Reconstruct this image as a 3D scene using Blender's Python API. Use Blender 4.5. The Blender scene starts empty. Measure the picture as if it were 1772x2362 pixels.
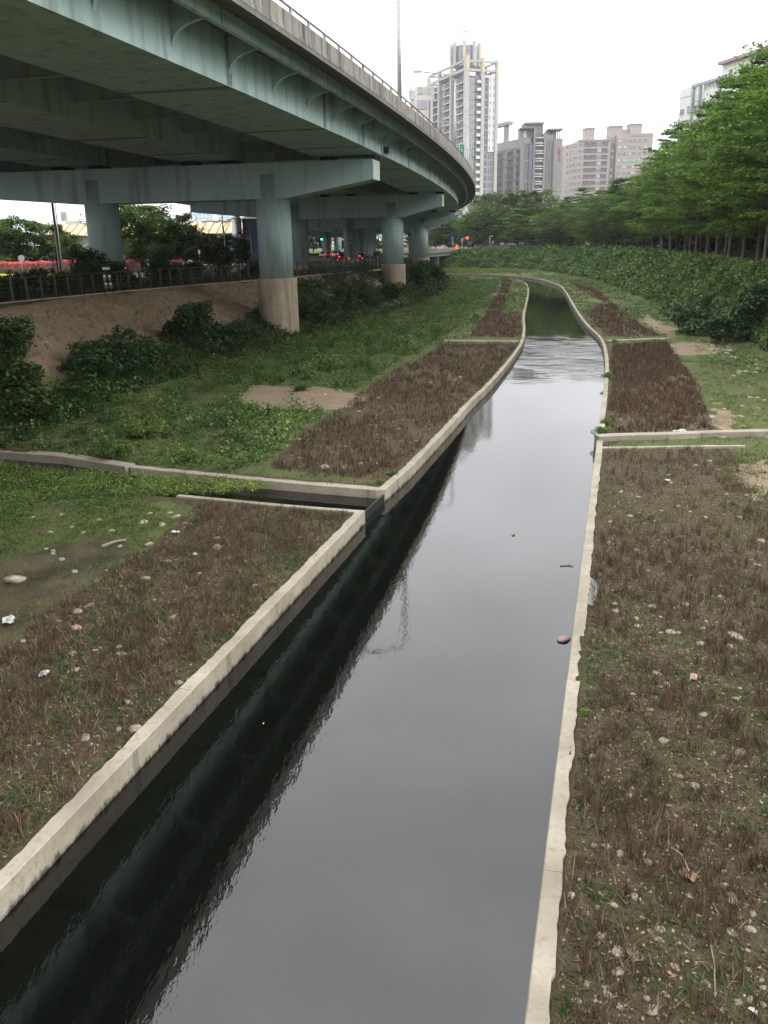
import bpy, bmesh, math, random
import numpy as np
from mathutils import Matrix, Vector
from mathutils.geometry import delaunay_2d_cdt
R_ = math.radians
random.seed(7)
rng = np.random.default_rng(7)
sc = bpy.context.scene
col = sc.collection

# ------------------------------------------------------------------ camera
F_PX, EYE = 2000.0, 8.0
PITCH = math.atan((1181 - 563.5) / F_PX); ROLL = R_(1.0)
_F = np.array([0, math.cos(PITCH), -math.sin(PITCH)]); _R0 = np.array([1., 0, 0]); _U0 = np.array([0, math.sin(PITCH), math.cos(PITCH)])
_R = math.cos(ROLL) * _R0 - math.sin(ROLL) * _U0; _U = math.cos(ROLL) * _U0 + math.sin(ROLL) * _R0
cam = bpy.data.cameras.new("camera"); cam_ob = bpy.data.objects.new("camera", cam); col.objects.link(cam_ob)
cam.sensor_fit = 'VERTICAL'; cam.sensor_height = 36.0; cam.sensor_width = 27.0
cam.lens = 36.0 * F_PX / 2362.0
cam.clip_start = 0.1; cam.clip_end = 6000
cam_ob.matrix_world = Matrix(((_R[0], _U[0], -_F[0], 0), (_R[1], _U[1], -_F[1], 0), (_R[2], _U[2], -_F[2], EYE), (0, 0, 0, 1)))
sc.camera = cam_ob

# ------------------------------------------------------------------ world, sun, exposure
SUN_EL, SUN_AZ = R_(24), R_(100)          # azimuth measured clockwise from +Y
world = bpy.data.worlds.new("World"); sc.world = world; world.use_nodes = True
nt = world.node_tree; nt.nodes.clear()
wo = nt.nodes.new('ShaderNodeOutputWorld'); bg = nt.nodes.new('ShaderNodeBackground')
sky = nt.nodes.new('ShaderNodeTexSky'); sky.sky_type = 'NISHITA'; sky.sun_disc = False
sky.sun_elevation = SUN_EL; sky.sun_rotation = SUN_AZ; sky.dust_density = 3.0
tc = nt.nodes.new('ShaderNodeTexCoord'); sep = nt.nodes.new('ShaderNodeSeparateXYZ')
nt.links.new(tc.outputs['Generated'], sep.inputs[0])
# overcast layer: brighter towards the zenith, with faint cloud mottling
mr = nt.nodes.new('ShaderNodeMapRange'); mr.inputs['From Min'].default_value = 0.0; mr.inputs['From Max'].default_value = 1.0
mr.inputs['To Min'].default_value = 21.0; mr.inputs['To Max'].default_value = 52.0
nt.links.new(sep.outputs['Z'], mr.inputs['Value'])
nz = nt.nodes.new('ShaderNodeTexNoise'); nz.inputs['Scale'].default_value = 2.4; nz.inputs['Detail'].default_value = 5; nz.inputs['Roughness'].default_value = .5
mp = nt.nodes.new('ShaderNodeMapping'); mp.inputs['Scale'].default_value = (1, 1, 2.2)
nt.links.new(tc.outputs['Generated'], mp.inputs[0]); nt.links.new(mp.outputs[0], nz.inputs['Vector'])
mr2 = nt.nodes.new('ShaderNodeMapRange'); mr2.inputs['From Min'].default_value = .3; mr2.inputs['From Max'].default_value = .7
mr2.inputs['To Min'].default_value = .80; mr2.inputs['To Max'].default_value = 1.18
nt.links.new(nz.outputs['Fac'], mr2.inputs['Value'])
mul = nt.nodes.new('ShaderNodeMath'); mul.operation = 'MULTIPLY'
nt.links.new(mr.outputs[0], mul.inputs[0]); nt.links.new(mr2.outputs[0], mul.inputs[1])
cc = nt.nodes.new('ShaderNodeVectorMath'); cc.operation = 'SCALE'; cc.inputs[0].default_value = (.975, .99, 1.02)
nt.links.new(mul.outputs[0], cc.inputs['Scale'])
mx = nt.nodes.new('ShaderNodeMix'); mx.data_type = 'RGBA'; mx.inputs[0].default_value = .9
nt.links.new(sky.outputs[0], mx.inputs[6]); nt.links.new(cc.outputs[0], mx.inputs[7])
nt.links.new(mx.outputs[2], bg.inputs['Color']); bg.inputs['Strength'].default_value = 0.1
nt.links.new(bg.outputs[0], wo.inputs['Surface'])
sl = bpy.data.lights.new("sun", 'SUN'); sl.energy = 1.5; sl.angle = R_(16); sl.color = (1, .95, .88)
so = bpy.data.objects.new("sun", sl); col.objects.link(so)
sd = Vector((math.sin(SUN_AZ) * math.cos(SUN_EL), math.cos(SUN_AZ) * math.cos(SUN_EL), math.sin(SUN_EL)))
so.rotation_euler = (-sd).to_track_quat('-Z', 'Y').to_euler()
sc.view_settings.view_transform = 'Standard'; sc.view_settings.look = 'None'
sc.view_settings.exposure = -0.35; sc.view_settings.gamma = 1.0; sc.view_settings.use_curve_mapping = False
sc.cycles.max_bounces = 6; sc.cycles.transparent_max_bounces = 8; sc.cycles.volume_bounces = 0
sc.cycles.diffuse_bounces = 1; sc.cycles.glossy_bounces = 3

# ------------------------------------------------------------------ helpers
def ray(px, py):
    return _F + (px - 886) / F_PX * _R + (1181 - py) / F_PX * _U
def G(px, py, z):                       # where the photograph's point lies on level z
    d = ray(px, py); t = (z - EYE) / d[2]; return np.array([d[0] * t, d[1] * t, z])
def Gy(px, py, Y):                      # ... on the upright plane at distance Y
    d = ray(px, py); t = Y / d[1]; return np.array([d[0] * t, Y, EYE + d[2] * t])

def tag(o, label=None, cat=None, group=None, kind=None):
    if label: o['label'] = label
    if cat: o['category'] = cat
    if group: o['group'] = group
    if kind: o['kind'] = kind
    return o
def empty(name, loc=(0, 0, 0), rz=0, label=None, cat=None, group=None):
    o = bpy.data.objects.new(name, None); col.objects.link(o); o.location = loc; o.rotation_euler = (0, 0, rz)
    o.empty_display_size = .2
    return tag(o, label, cat, group)
def link(name, me, parent=None, loc=None, rot=None, scale=None):
    o = bpy.data.objects.new(name, me); col.objects.link(o)
    if parent: o.parent = parent
    if loc is not None: o.location = loc
    if rot is not None: o.rotation_euler = rot
    if scale is not None: o.scale = scale
    return o
def copy_tree(o, parent=None):
    c = o.copy(); col.objects.link(c); c.parent = parent
    for ch in o.children: copy_tree(ch, c)
    return c

class MB:
    def __init__(s): s.v = []; s.f = []; s.m = []; s.mats = []; s.cur = 0
    def mat(s, m):
        if m not in s.mats: s.mats.append(m)
        s.cur = s.mats.index(m); return s
    def add(s, vs, fs):
        b = len(s.v); s.v += [tuple(map(float, v)) for v in vs]
        for f in fs: s.f.append(tuple(b + i for i in f)); s.m.append(s.cur)
        return s
    def box(s, x0, x1, y0, y1, z0, z1, M=None):
        vs = [(x0, y0, z0), (x1, y0, z0), (x1, y1, z0), (x0, y1, z0), (x0, y0, z1), (x1, y0, z1), (x1, y1, z1), (x0, y1, z1)]
        if M is not None: vs = [M @ Vector(v) for v in vs]
        return s.add(vs, [(0, 3, 2, 1), (4, 5, 6, 7), (0, 1, 5, 4), (1, 2, 6, 5), (2, 3, 7, 6), (3, 0, 4, 7)])
    def tube(s, p0, p1, r0, r1=None, n=8, cap=True):
        r1 = r0 if r1 is None else r1
        p0 = Vector(p0); p1 = Vector(p1); d = (p1 - p0).normalized()
        a = d.orthogonal().normalized(); b = d.cross(a)
        vs = []
        for p, r in ((p0, r0), (p1, r1)):
            for i in range(n):
                t = 2 * math.pi * i / n; vs.append(p + a * math.cos(t) * r + b * math.sin(t) * r)
        fs = [(i, (i + 1) % n, n + (i + 1) % n, n + i) for i in range(n)]
        if cap: fs += [tuple(range(n))[::-1], tuple(range(n, 2 * n))]
        return s.add(vs, fs)
    def path(s, pts, r, n=6):
        for a, b in zip(pts[:-1], pts[1:]): s.tube(a, b, r, r, n)
        return s
    def loft(s, secs, closed=True, caps=True):
        n = len(secs[0]); vs = [p for q in secs for p in q]; fs = []
        k = n if closed else n - 1
        for i in range(len(secs) - 1):
            for j in range(k):
                fs.append((i * n + j, i * n + (j + 1) % n, (i + 1) * n + (j + 1) % n, (i + 1) * n + j))
        if caps and closed: fs += [tuple(range(n))[::-1], tuple((len(secs) - 1) * n + j for j in range(n))]
        return s.add(vs, fs)
    def prism(s, poly, z0, z1):
        n = len(poly)
        return s.add([(p[0], p[1], z0) for p in poly] + [(p[0], p[1], z1) for p in poly],
                     [tuple(range(n))[::-1], tuple(range(n, 2 * n))] + [(i, (i + 1) % n, n + (i + 1) % n, n + i) for i in range(n)])
    def mesh(s, name, mat=None, smooth=False):
        me = bpy.data.meshes.new(name); me.from_pydata(s.v, [], s.f)
        for m in (s.mats or [mat]): me.materials.append(m)
        if s.mats: me.polygons.foreach_set('material_index', s.m)
        if smooth: me.polygons.foreach_set('use_smooth', [True] * len(me.polygons))
        me.validate(); me.update()
        bm = bmesh.new(); bm.from_mesh(me); bmesh.ops.recalc_face_normals(bm, faces=bm.faces); bm.to_mesh(me); bm.free()
        return me
    def build(s, name, mat=None, parent=None, smooth=False, **k):
        return link(name, s.mesh(name, mat, smooth), parent, **k)

def npmesh(name, V, Fc, mats, midx=None, smooth=False, attr=None):
    V = np.asarray(V, dtype=np.float32); Fc = np.asarray(Fc, dtype=np.int32); m, k = Fc.shape
    me = bpy.data.meshes.new(name)
    me.vertices.add(len(V)); me.vertices.foreach_set('co', V.ravel())
    me.loops.add(m * k); me.loops.foreach_set('vertex_index', Fc.ravel())
    me.polygons.add(m); me.polygons.foreach_set('loop_start', np.arange(m, dtype=np.int32) * k)
    me.polygons.foreach_set('loop_total', np.full(m, k, dtype=np.int32))
    for mt in mats: me.materials.append(mt)
    if midx is not None: me.polygons.foreach_set('material_index', np.asarray(midx, dtype=np.int32))
    if smooth: me.polygons.foreach_set('use_smooth', np.ones(m, dtype=bool))
    me.update(calc_edges=True); me.validate()
    return me

def rotmats(rz, tx, ty):
    cz, sz, cx, sx, cy, sy = np.cos(rz), np.sin(rz), np.cos(tx), np.sin(tx), np.cos(ty), np.sin(ty)
    n = len(rz); Rz = np.zeros((n, 3, 3)); Rx = Rz.copy(); Ry = Rz.copy()
    Rz[:, 0, 0] = cz; Rz[:, 0, 1] = -sz; Rz[:, 1, 0] = sz; Rz[:, 1, 1] = cz; Rz[:, 2, 2] = 1
    Rx[:, 0, 0] = 1; Rx[:, 1, 1] = cx; Rx[:, 1, 2] = -sx; Rx[:, 2, 1] = sx; Rx[:, 2, 2] = cx
    Ry[:, 1, 1] = 1; Ry[:, 0, 0] = cy; Ry[:, 0, 2] = sy; Ry[:, 2, 0] = -sy; Ry[:, 2, 2] = cy
    return Rx @ Ry @ Rz
def scatter_np(templates, P, scale, tilt=.2):
    """joins copies of templates (V, F, matidx) at points P"""
    n = len(P); pick = rng.integers(0, len(templates), n); Vs, Fs, Ms = [], [], []; off = 0
    for ti, (V, Fc, Mi) in enumerate(templates):
        idx = np.where(pick == ti)[0]
        if not len(idx): continue
        Rm = rotmats(rng.uniform(0, 6.283, len(idx)), rng.normal(0, tilt, len(idx)), rng.normal(0, tilt, len(idx)))
        W = np.einsum('nij,vj->nvi', Rm, V) * scale[idx][:, None, None] + P[idx][:, None, :]
        f = Fc[None] + (np.arange(len(idx)) * len(V))[:, None, None] + off
        Vs.append(W.reshape(-1, 3)); Fs.append(f.reshape(-1, Fc.shape[1])); Ms.append(np.tile(Mi, len(idx))); off += len(idx) * len(V)
    return np.concatenate(Vs), np.concatenate(Fs), np.concatenate(Ms)

def leaf_quads(P, size, up=.5, aspect=.5):
    """kite-shaped bent leaves: n points -> (V,F quads as two kites)"""
    n = len(P); nrm = rng.normal(0, 1, (n, 3)); nrm[:, 2] = abs(nrm[:, 2]) + up * 2; nrm /= np.linalg.norm(nrm, axis=1)[:, None]
    a = rng.normal(0, 1, (n, 3)); a -= (a * nrm).sum(1)[:, None] * nrm; a /= np.linalg.norm(a, axis=1)[:, None] + 1e-9
    b = np.cross(nrm, a); s = (size * rng.uniform(.6, 1.3, n))[:, None]
    V = np.stack([P - a * s * .5, P + b * s * aspect * .5 + nrm * s * .08, P + a * s * .5 - nrm * s * .12, P - b * s * aspect * .5 + nrm * s * .08], 1)
    return V.reshape(-1, 3), np.arange(4 * n).reshape(n, 4)

def poly_contains(poly, P):
    poly = np.asarray(poly)[:, :2]; x, y = P[:, 0], P[:, 1]; c = np.zeros(len(P), bool)
    j = len(poly) - 1
    for i in range(len(poly)):
        xi, yi = poly[i]; xj, yj = poly[j]
        c ^= ((yi > y) != (yj > y)) & (x < (xj - xi) * (y - yi) / (yj - yi + 1e-12) + xi); j = i
    return c
def pl_dist(line, P):
    line = np.asarray(line)[:, :2]; d = np.full(len(P), 1e9)
    for a, b in zip(line[:-1], line[1:]):
        ab = b - a; t = np.clip(((P[:, :2] - a) @ ab) / (ab @ ab + 1e-12), 0, 1)
        d = np.minimum(d, np.linalg.norm(P[:, :2] - a - t[:, None] * ab, axis=1))
    return d
def pts_in(poly, n, dens_near=True):
    """random points in polygon, denser near the camera"""
    poly = np.asarray(poly)[:, :2]; lo, hi = poly.min(0), poly.max(0); out = []; tot = 0
    while tot < n:
        q = rng.uniform(lo, hi, (n * 3, 2)); q = q[poly_contains(poly, q)]
        if dens_near:
            d = np.hypot(q[:, 0], q[:, 1]); q = q[rng.random(len(q)) < np.clip(14.0 / np.maximum(d, 9), 0, 1) ** dens_near]
        out.append(q); tot += len(q)
    return np.concatenate(out)[:n]
def resample(line, step):
    line = [np.asarray(p, float) for p in line]; out = [line[0]]
    for a, b in zip(line[:-1], line[1:]):
        L = np.linalg.norm(b - a); k = max(1, int(round(L / step)))
        for i in range(1, k + 1): out.append(a + (b - a) * i / k)
    return out
_ph = rng.uniform(0, 6.28, 24); _fr = rng.normal(0, 1, (24, 2))
def wave(x, y, s):                      # cheap smooth noise, about -1..1
    x = np.asarray(x) / s; y = np.asarray(y) / s; r = 0
    for i in range(12): r = r + np.sin(_fr[i, 0] * x * 1.7 + _fr[i, 1] * y * 1.7 + _ph[i])
    return r / 4.0

# ------------------------------------------------------------------ materials
def new_mat(name):
    m = bpy.data.materials.new(name); m.use_nodes = True; m.node_tree.nodes.clear(); t = m.node_tree
    o = t.nodes.new('ShaderNodeOutputMaterial'); b = t.nodes.new('ShaderNodeBsdfPrincipled'); t.links.new(b.outputs[0], o.inputs[0])
    b.inputs['Roughness'].default_value = .8
    return m, t, b
def N(t, typ, **k):
    n = t.nodes.new(typ)
    for a, v in k.items():
        if a.startswith('_'): setattr(n, a[1:], v)
        else: n.inputs[a].default_value = v
    return n
def ramp(t, fac, stops):
    r = t.nodes.new('ShaderNodeValToRGB'); e = r.color_ramp.elements
    e[0].position, e[0].color = stops[0][0], (*stops[0][1], 1); e[1].position, e[1].color = stops[-1][0], (*stops[-1][1], 1)
    for p, c in stops[1:-1]: q = e.new(p); q.color = (*c, 1)
    t.links.new(fac, r.inputs[0]); return r.outputs[0]
def noise(t, scale, detail=4, vec=None, rough=.55, sc3=None, coord='Object'):
    if vec is None:
        c = t.nodes.new('ShaderNodeTexCoord'); vec = c.outputs[coord]
    if sc3:
        m = t.nodes.new('ShaderNodeMapping'); m.inputs['Scale'].default_value = sc3; t.links.new(vec, m.inputs[0]); vec = m.outputs[0]
    n = N(t, 'ShaderNodeTexNoise', Scale=scale, Detail=detail, Roughness=rough); t.links.new(vec, n.inputs['Vector']); return n.outputs['Fac']
def mixc(t, fac, a, b, mode='MIX'):
    m = t.nodes.new('ShaderNodeMix'); m.data_type = 'RGBA'; m.blend_type = mode
    for s, v in ((0, fac), (6, a), (7, b)):
        if isinstance(v, (int, float)): m.inputs[s].default_value = v
        elif isinstance(v, tuple): m.inputs[s].default_value = (*v, 1)
        else: t.links.new(v, m.inputs[s])
    return m.outputs[2]
def bump(t, b, h, strength=.3, dist=.02):
    n = N(t, 'ShaderNodeBump', Strength=strength, Distance=dist); t.links.new(h, n.inputs['Height']); t.links.new(n.outputs[0], b.inputs['Normal'])
def mrange(t, v, a, b, c=0., d=1.):
    m = N(t, 'ShaderNodeMapRange'); t.links.new(v, m.inputs['Value'])
    for k, x in (('From Min', a), ('From Max', b), ('To Min', c), ('To Max', d)): m.inputs[k].default_value = x
    return m.outputs[0]
def mottled(name, c1, c2, scale=3., rough=.8, stops=(.35, .65), bumps=.25, spec=.3, metal=0., sc3=None, detail=6):
    m, t, b = new_mat(name)
    f = noise(t, scale, detail, sc3=sc3); t.links.new(ramp(t, f, [(stops[0], c1), (stops[1], c2)]), b.inputs['Base Color'])
    b.inputs['Roughness'].default_value = rough; b.inputs['Specular IOR Level'].default_value = spec; b.inputs['Metallic'].default_value = metal
    if bumps: bump(t, b, noise(t, scale * 6, 4), bumps, .02)
    return m
def leafmat(name, cols, trans=.25, rough=.6, vary=True):
    m, t, b = new_mat(name)
    g = t.nodes.new('ShaderNodeNewGeometry')
    k = len(cols); c = ramp(t, g.outputs['Random Per Island'], [(i / (k - 1), cc_) for i, cc_ in enumerate(cols)])
    if vary:
        oi = t.nodes.new('ShaderNodeObjectInfo'); c = mixc(t, 1.0, c, ramp(t, oi.outputs['Random'], [(0, (.72, .86, .8)), (.35, (1, 1, 1)), (.7, (1.25, 1.12, .95)), (1, (.9, .8, .7))]), 'MULTIPLY')
        pn = noise(t, .35, 3); c = mixc(t, 1.0, c, ramp(t, pn, [(.35, (.72, .78, .8)), (.65, (1.3, 1.2, 1.05))]), 'MULTIPLY')
    t.links.new(c, b.inputs['Base Color']); b.inputs['Roughness'].default_value = rough; b.inputs['Specular IOR Level'].default_value = .25
    if trans:
        tr = N(t, 'ShaderNodeBsdfTranslucent'); t.links.new(c, tr.inputs['Color']); ms = N(t, 'ShaderNodeMixShader'); ms.inputs[0].default_value = trans
        o = [n for n in t.nodes if n.type == 'OUTPUT_MATERIAL'][0]
        t.links.new(b.outputs[0], ms.inputs[1]); t.links.new(tr.outputs[0], ms.inputs[2]); t.links.new(ms.outputs[0], o.inputs[0])
    return m
def emit(name, c, s):
    m, t, b = new_mat(name); b.inputs['Base Color'].default_value = (*c, 1); b.inputs['Emission Color'].default_value = (*c, 1); b.inputs['Emission Strength'].default_value = s
    return m

def painted_steel():
    m, t, b = new_mat('teal_painted_steel')
    big = noise(t, .35, 5); base = ramp(t, big, [(.3, (.345, .485, .475)), (.7, (.42, .565, .56))])
    st = noise(t, 1.0, 6, sc3=(1.3, 1.3, .12)); stain = mrange(t, st, .50, .70)
    c = mixc(t, stain, base, (.16, .20, .17)); c = mixc(t, .72, base, c)
    fine = mrange(t, noise(t, 9, 4), .62, .75); c = mixc(t, fine, c, (.22, .26, .22))
    t.links.new(c, b.inputs['Base Color']); b.inputs['Roughness'].default_value = .55; b.inputs['Specular IOR Level'].default_value = .35
    bump(t, b, noise(t, .8, 2), .15, .05)
    return m
def old_concrete(name, c1, c2, dirt, amt=.6, coord='Object', vstreak=True):
    m, t, b = new_mat(name)
    base = ramp(t, noise(t, 1.2, 8, coord=coord), [(.3, c1), (.7, c2)])
    s = noise(t, 1.0, 7, sc3=(2.2, 2.2, .16) if vstreak else (1.5, 1.5, 1.5), coord=coord, rough=.65)
    c = mixc(t, mrange(t, s, .48, .66, 0, amt), base, dirt)
    c = mixc(t, mrange(t, noise(t, 26, 3, coord=coord), .58, .72, 0, .5), c, dirt)
    t.links.new(c, b.inputs['Base Color']); b.inputs['Roughness'].default_value = .9; b.inputs['Specular IOR Level'].default_value = .2
    bump(t, b, noise(t, 18, 5, coord=coord), .3, .02)
    return m
M = {}
M['teal'] = painted_steel()
M['teal_end'] = mottled('pale_teal_paint', (.50, .62, .58), (.58, .70, .66), 1.5, .55, bumps=0)
M['rust_bolts'] = mottled('splice_plate_steel', (.16, .22, .20), (.22, .27, .24), 8, .7)
M['bearing'] = mottled('dark_bearing_rubber', (.02, .02, .02), (.06, .055, .05), 5)
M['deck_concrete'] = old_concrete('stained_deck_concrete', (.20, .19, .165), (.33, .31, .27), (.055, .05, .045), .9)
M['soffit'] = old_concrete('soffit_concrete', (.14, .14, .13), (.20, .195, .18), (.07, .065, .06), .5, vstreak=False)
M['pier_concrete'] = old_concrete('pier_concrete', (.34, .28, .20), (.46, .38, .27), (.06, .05, .04), .45)
M['galv'] = mottled('galvanised_steel', (.30, .30, .29), (.40, .40, .39), 6, .5, metal=.5, bumps=0)
M['fence'] = mottled('grey_fence_paint', (.05, .05, .047), (.08, .078, .072), 6, .55, bumps=0)
M['rust'] = mottled('rusty_orange', (.35, .13, .05), (.5, .2, .08), 9)
M['black'] = mottled('black_paint', (.012, .012, .012), (.03, .03, .03), 6, .5, bumps=0)
M['white'] = mottled('white_paint', (.72, .72, .70), (.82, .82, .80), 5, .5, bumps=0)
M['lamp_glass'] = mottled('frosted_lamp_glass', (.45, .43, .38), (.6, .58, .5), 8, .3, bumps=0)
M['wood_pole'] = old_concrete('weathered_pole', (.22, .18, .14), (.32, .27, .21), (.08, .07, .06))
M['red_light'] = emit('red_lamp', (1, .06, .03), 5.0)
M['white_light'] = emit('white_lamp', (1, .95, .85), 5.0)
M['green_light'] = emit('green_lamp', (.1, 1, .75), 5.0)
M['amber_light'] = emit('amber_lamp', (1, .45, .1), 5.0)

def wall_mat():
    m, t, b = new_mat('channel_wall_concrete')
    co = t.nodes.new('ShaderNodeTexCoord'); v = co.outputs['Object']
    base = ramp(t, noise(t, .9, 8, v), [(.28, (.215, .19, .145)), (.5, (.30, .265, .205)), (.72, (.385, .345, .275))])
    spots = mrange(t, noise(t, 9, 7, v, rough=.7), .50, .68, 0, .7); c = mixc(t, spots, base, (.20, .165, .11))
    sep = t.nodes.new('ShaderNodeSeparateXYZ'); t.links.new(v, sep.inputs[0])
    # dark slime line just above the water, with an irregular edge; vertical runs down the face
    n1 = noise(t, 5.0, 7, v, sc3=(1, 1, .5), rough=.7); low = N(t, 'ShaderNodeMath', _operation='ADD'); t.links.new(sep.outputs['Z'], low.inputs[0])
    k = mrange(t, n1, .3, .7, -.09, .09); t.links.new(k, low.inputs[1])
    wet = mrange(t, low.outputs[0], .0, .09, .93, 0.); c = mixc(t, wet, c, (.022, .024, .018))
    runs = noise(t, 1.5, 3, v, sc3=(1.8, 1.8, .02)); g = t.nodes.new('ShaderNodeNewGeometry'); s2 = t.nodes.new('ShaderNodeSeparateXYZ'); t.links.new(g.outputs['Normal'], s2.inputs[0])
    side = mrange(t, s2.outputs['Z'], .3, .7, 1., 0.); rr = mrange(t, runs, .62, .68, 0, .45); mm = N(t, 'ShaderNodeMath', _operation='MULTIPLY'); t.links.new(side, mm.inputs[0]); t.links.new(rr, mm.inputs[1])
    c = mixc(t, mm.outputs[0], c, (.09, .08, .06))
    t.links.new(c, b.inputs['Base Color']); b.inputs['Roughness'].default_value = .88; b.inputs['Specular IOR Level'].default_value = .25
    bump(t, b, noise(t, 22, 6, v), .45, .015)
    return m
M['wall'] = wall_mat()

def ground_mat():
    m, t, b = new_mat('ground_soil_and_grass')
    a = t.nodes.new('ShaderNodeAttribute'); a.attribute_name = 'zone'; sp = t.nodes.new('ShaderNodeSeparateColor'); t.links.new(a.outputs['Color'], sp.inputs[0])
    co = t.nodes.new('ShaderNodeTexCoord'); v = co.outputs['Object']
    big = noise(t, .9, 7, v); fine = noise(t, 11, 6, v, rough=.7); clod = noise(t, 38, 4, v, rough=.65)
    soil = ramp(t, fine, [(.25, (.024, .018, .009)), (.5, (.078, .060, .032)), (.75, (.150, .118, .070))])
    soil = mixc(t, mrange(t, big, .5, .68, 0, .7), soil, (.062, .066, .022))
    soil = mixc(t, mrange(t, clod, .62, .72, 0, .8), soil, (.21, .18, .125))
    soil = mixc(t, mrange(t, noise(t, .55, 3, v), .63, .72, 0, .4), soil, (.14, .06, .03))
    grass = ramp(t, fine, [(.25, (.030, .042, .012)), (.5, (.072, .098, .026)), (.75, (.125, .150, .05))])
    grass = mixc(t, mrange(t, noise(t, 1.6, 5, v), .47, .62, 0, .75), grass, (.105, .088, .052))
    sand = ramp(t, fine, [(.25, (.15, .11, .068)), (.5, (.27, .205, .135)), (.78, (.38, .30, .21))])
    sand = mixc(t, mrange(t, big, .3, .7, 0, .6), sand, (.15, .115, .07))
    mq = N(t, 'ShaderNodeMath', _operation='MULTIPLY_ADD'); t.links.new(fine, mq.inputs[0]); mq.inputs[1].default_value = .45; m9 = N(t, 'ShaderNodeMath', _operation='MULTIPLY'); t.links.new(big, m9.inputs[0]); m9.inputs[1].default_value = .55; t.links.new(m9.outputs[0], mq.inputs[2]); mixn = mq.outputs[0]
    mud = ramp(t, mixn, [(.36, (.022, .019, .009)), (.5, (.066, .056, .026)), (.6, (.105, .088, .05))])
    def edge(ch):
        ad = N(t, 'ShaderNodeMath', _operation='ADD'); t.links.new(sp.outputs[ch], ad.inputs[0]); k = mrange(t, mixn, .32, .68, -.42, .42); t.links.new(k, ad.inputs[1]); return mrange(t, ad.outputs[0], .42, .58)
    grass = mixc(t, mrange(t, noise(t, .45, 3, v), .45, .6, 0, .5), grass, (.12, .135, .04)); c = mixc(t, edge(0), soil, grass); c = mixc(t, edge(1), c, sand); wet = edge(2); c = mixc(t, wet, c, mud)
    t.links.new(c, b.inputs['Base Color']); t.links.new(mrange(t, wet, 0, 1, .95, .6), b.inputs['Roughness']); b.inputs['Specular IOR Level'].default_value = .25
    h = N(t, 'ShaderNodeMath', _operation='ADD'); t.links.new(fine, h.inputs[0]); t.links.new(clod, h.inputs[1]); bump(t, b, h.outputs[0], .9, .05)
    return m
M['ground'] = ground_mat()

def water_mat():
    m, t, b = new_mat('dark_channel_water')
    b.inputs['Base Color'].default_value = (.0025, .003, .0022, 1); b.inputs['IOR'].default_value = 1.6; b.inputs['Roughness'].default_value = .015
    co = t.nodes.new('ShaderNodeTexCoord'); v = co.outputs['Object']; sp = t.nodes.new('ShaderNodeSeparateXYZ'); t.links.new(v, sp.inputs[0])
    a = noise(t, 2.2, 2, v, sc3=(1, .45, 1)); c = noise(t, 7.5, 3, v, sc3=(1, .35, 1), rough=.6); r = noise(t, 1.0, 5, v, sc3=(.45, 1.0, 1), rough=.62)
    # shallow riffle 52 to 72 m up the channel, glassy elsewhere, light ripples beyond
    y0 = mrange(t, sp.outputs['Y'], 50, 58); y1 = mrange(t, sp.outputs['Y'], 72, 80, 1, .03); mk = N(t, 'ShaderNodeMath', _operation='MULTIPLY'); t.links.new(y0, mk.inputs[0]); t.links.new(y1, mk.inputs[1])
    s1 = N(t, 'ShaderNodeMath', _operation='MULTIPLY'); rb = mrange(t, noise(t, .18, 3, v, sc3=(1, .6, 1)), .40, .58, .12, 1.3); rm = N(t, 'ShaderNodeMath', _operation='MULTIPLY'); t.links.new(r, rm.inputs[0]); t.links.new(rb, rm.inputs[1]); t.links.new(rm.outputs[0], s1.inputs[0]); s2 = N(t, 'ShaderNodeMath', _operation='MULTIPLY'); t.links.new(s1.outputs[0], s2.inputs[0]); t.links.new(mk.outputs[0], s2.inputs[1]); s1.inputs[1].default_value = 70.0
    s3 = N(t, 'ShaderNodeMath', _operation='MULTIPLY_ADD'); t.links.new(a, s3.inputs[0]); s3.inputs[1].default_value = .55; t.links.new(c, s3.inputs[2])
    s4 = N(t, 'ShaderNodeMath', _operation='ADD'); t.links.new(s3.outputs[0], s4.inputs[0]); t.links.new(s2.outputs[0], s4.inputs[1])
    bump(t, b, s4.outputs[0], 1.0, .0013)
    return m
M['water'] = water_mat()
M['puddle'] = (lambda q: (q[2].inputs['Base Color'].__setattr__('default_value', (.05, .045, .035, 1)), q[2].inputs['Roughness'].__setattr__('default_value', .04), q[0])[2])(new_mat('puddle_water'))
M['asphalt'] = mottled('asphalt', (.12, .115, .11), (.17, .165, .155), 6, .85)
M['yellow_kerb'] = mottled('yellow_kerb_paint', (.72, .72, .04), (.85, .85, .10), 5, .6, bumps=0)
M['stone'] = mottled('pale_river_stone', (.17, .14, .10), (.34, .295, .225), 4, .85)
M['stone_grey'] = mottled('grey_river_stone', (.17, .15, .115), (.30, .27, .215), 4, .85)
M['stone_pink'] = mottled('pinkish_stone', (.30, .17, .14), (.40, .30, .26), 4, .85)
M['litter_white'] = mottled('white_litter', (.36, .36, .34), (.50, .50, .48), 5, .6, bumps=0)
M['brown_leaf'] = leafmat('dead_brown_blades', [(.052, .031, .020), (.090, .055, .035), (.068, .041, .027), (.17, .115, .072)], .1, .8, False)
M['tan_leaf'] = leafmat('dry_tan_stalks', [(.17, .12, .075), (.25, .185, .11), (.10, .06, .04)], .1, .8, False)
M['green_sprout'] = leafmat('green_sprouts', [(.04, .072, .016), (.065, .105, .024), (.09, .13, .04)], .25)
M['litter_leaf'] = leafmat('fallen_leaf', [(.14, .09, .055), (.27, .20, .135), (.08, .05, .03), (.36, .30, .22)], .1)
M['weed_leaf'] = leafmat('weed_leaves', [(.045, .092, .020), (.085, .155, .032), (.13, .21, .048), (.18, .25, .08)], .25)
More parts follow.
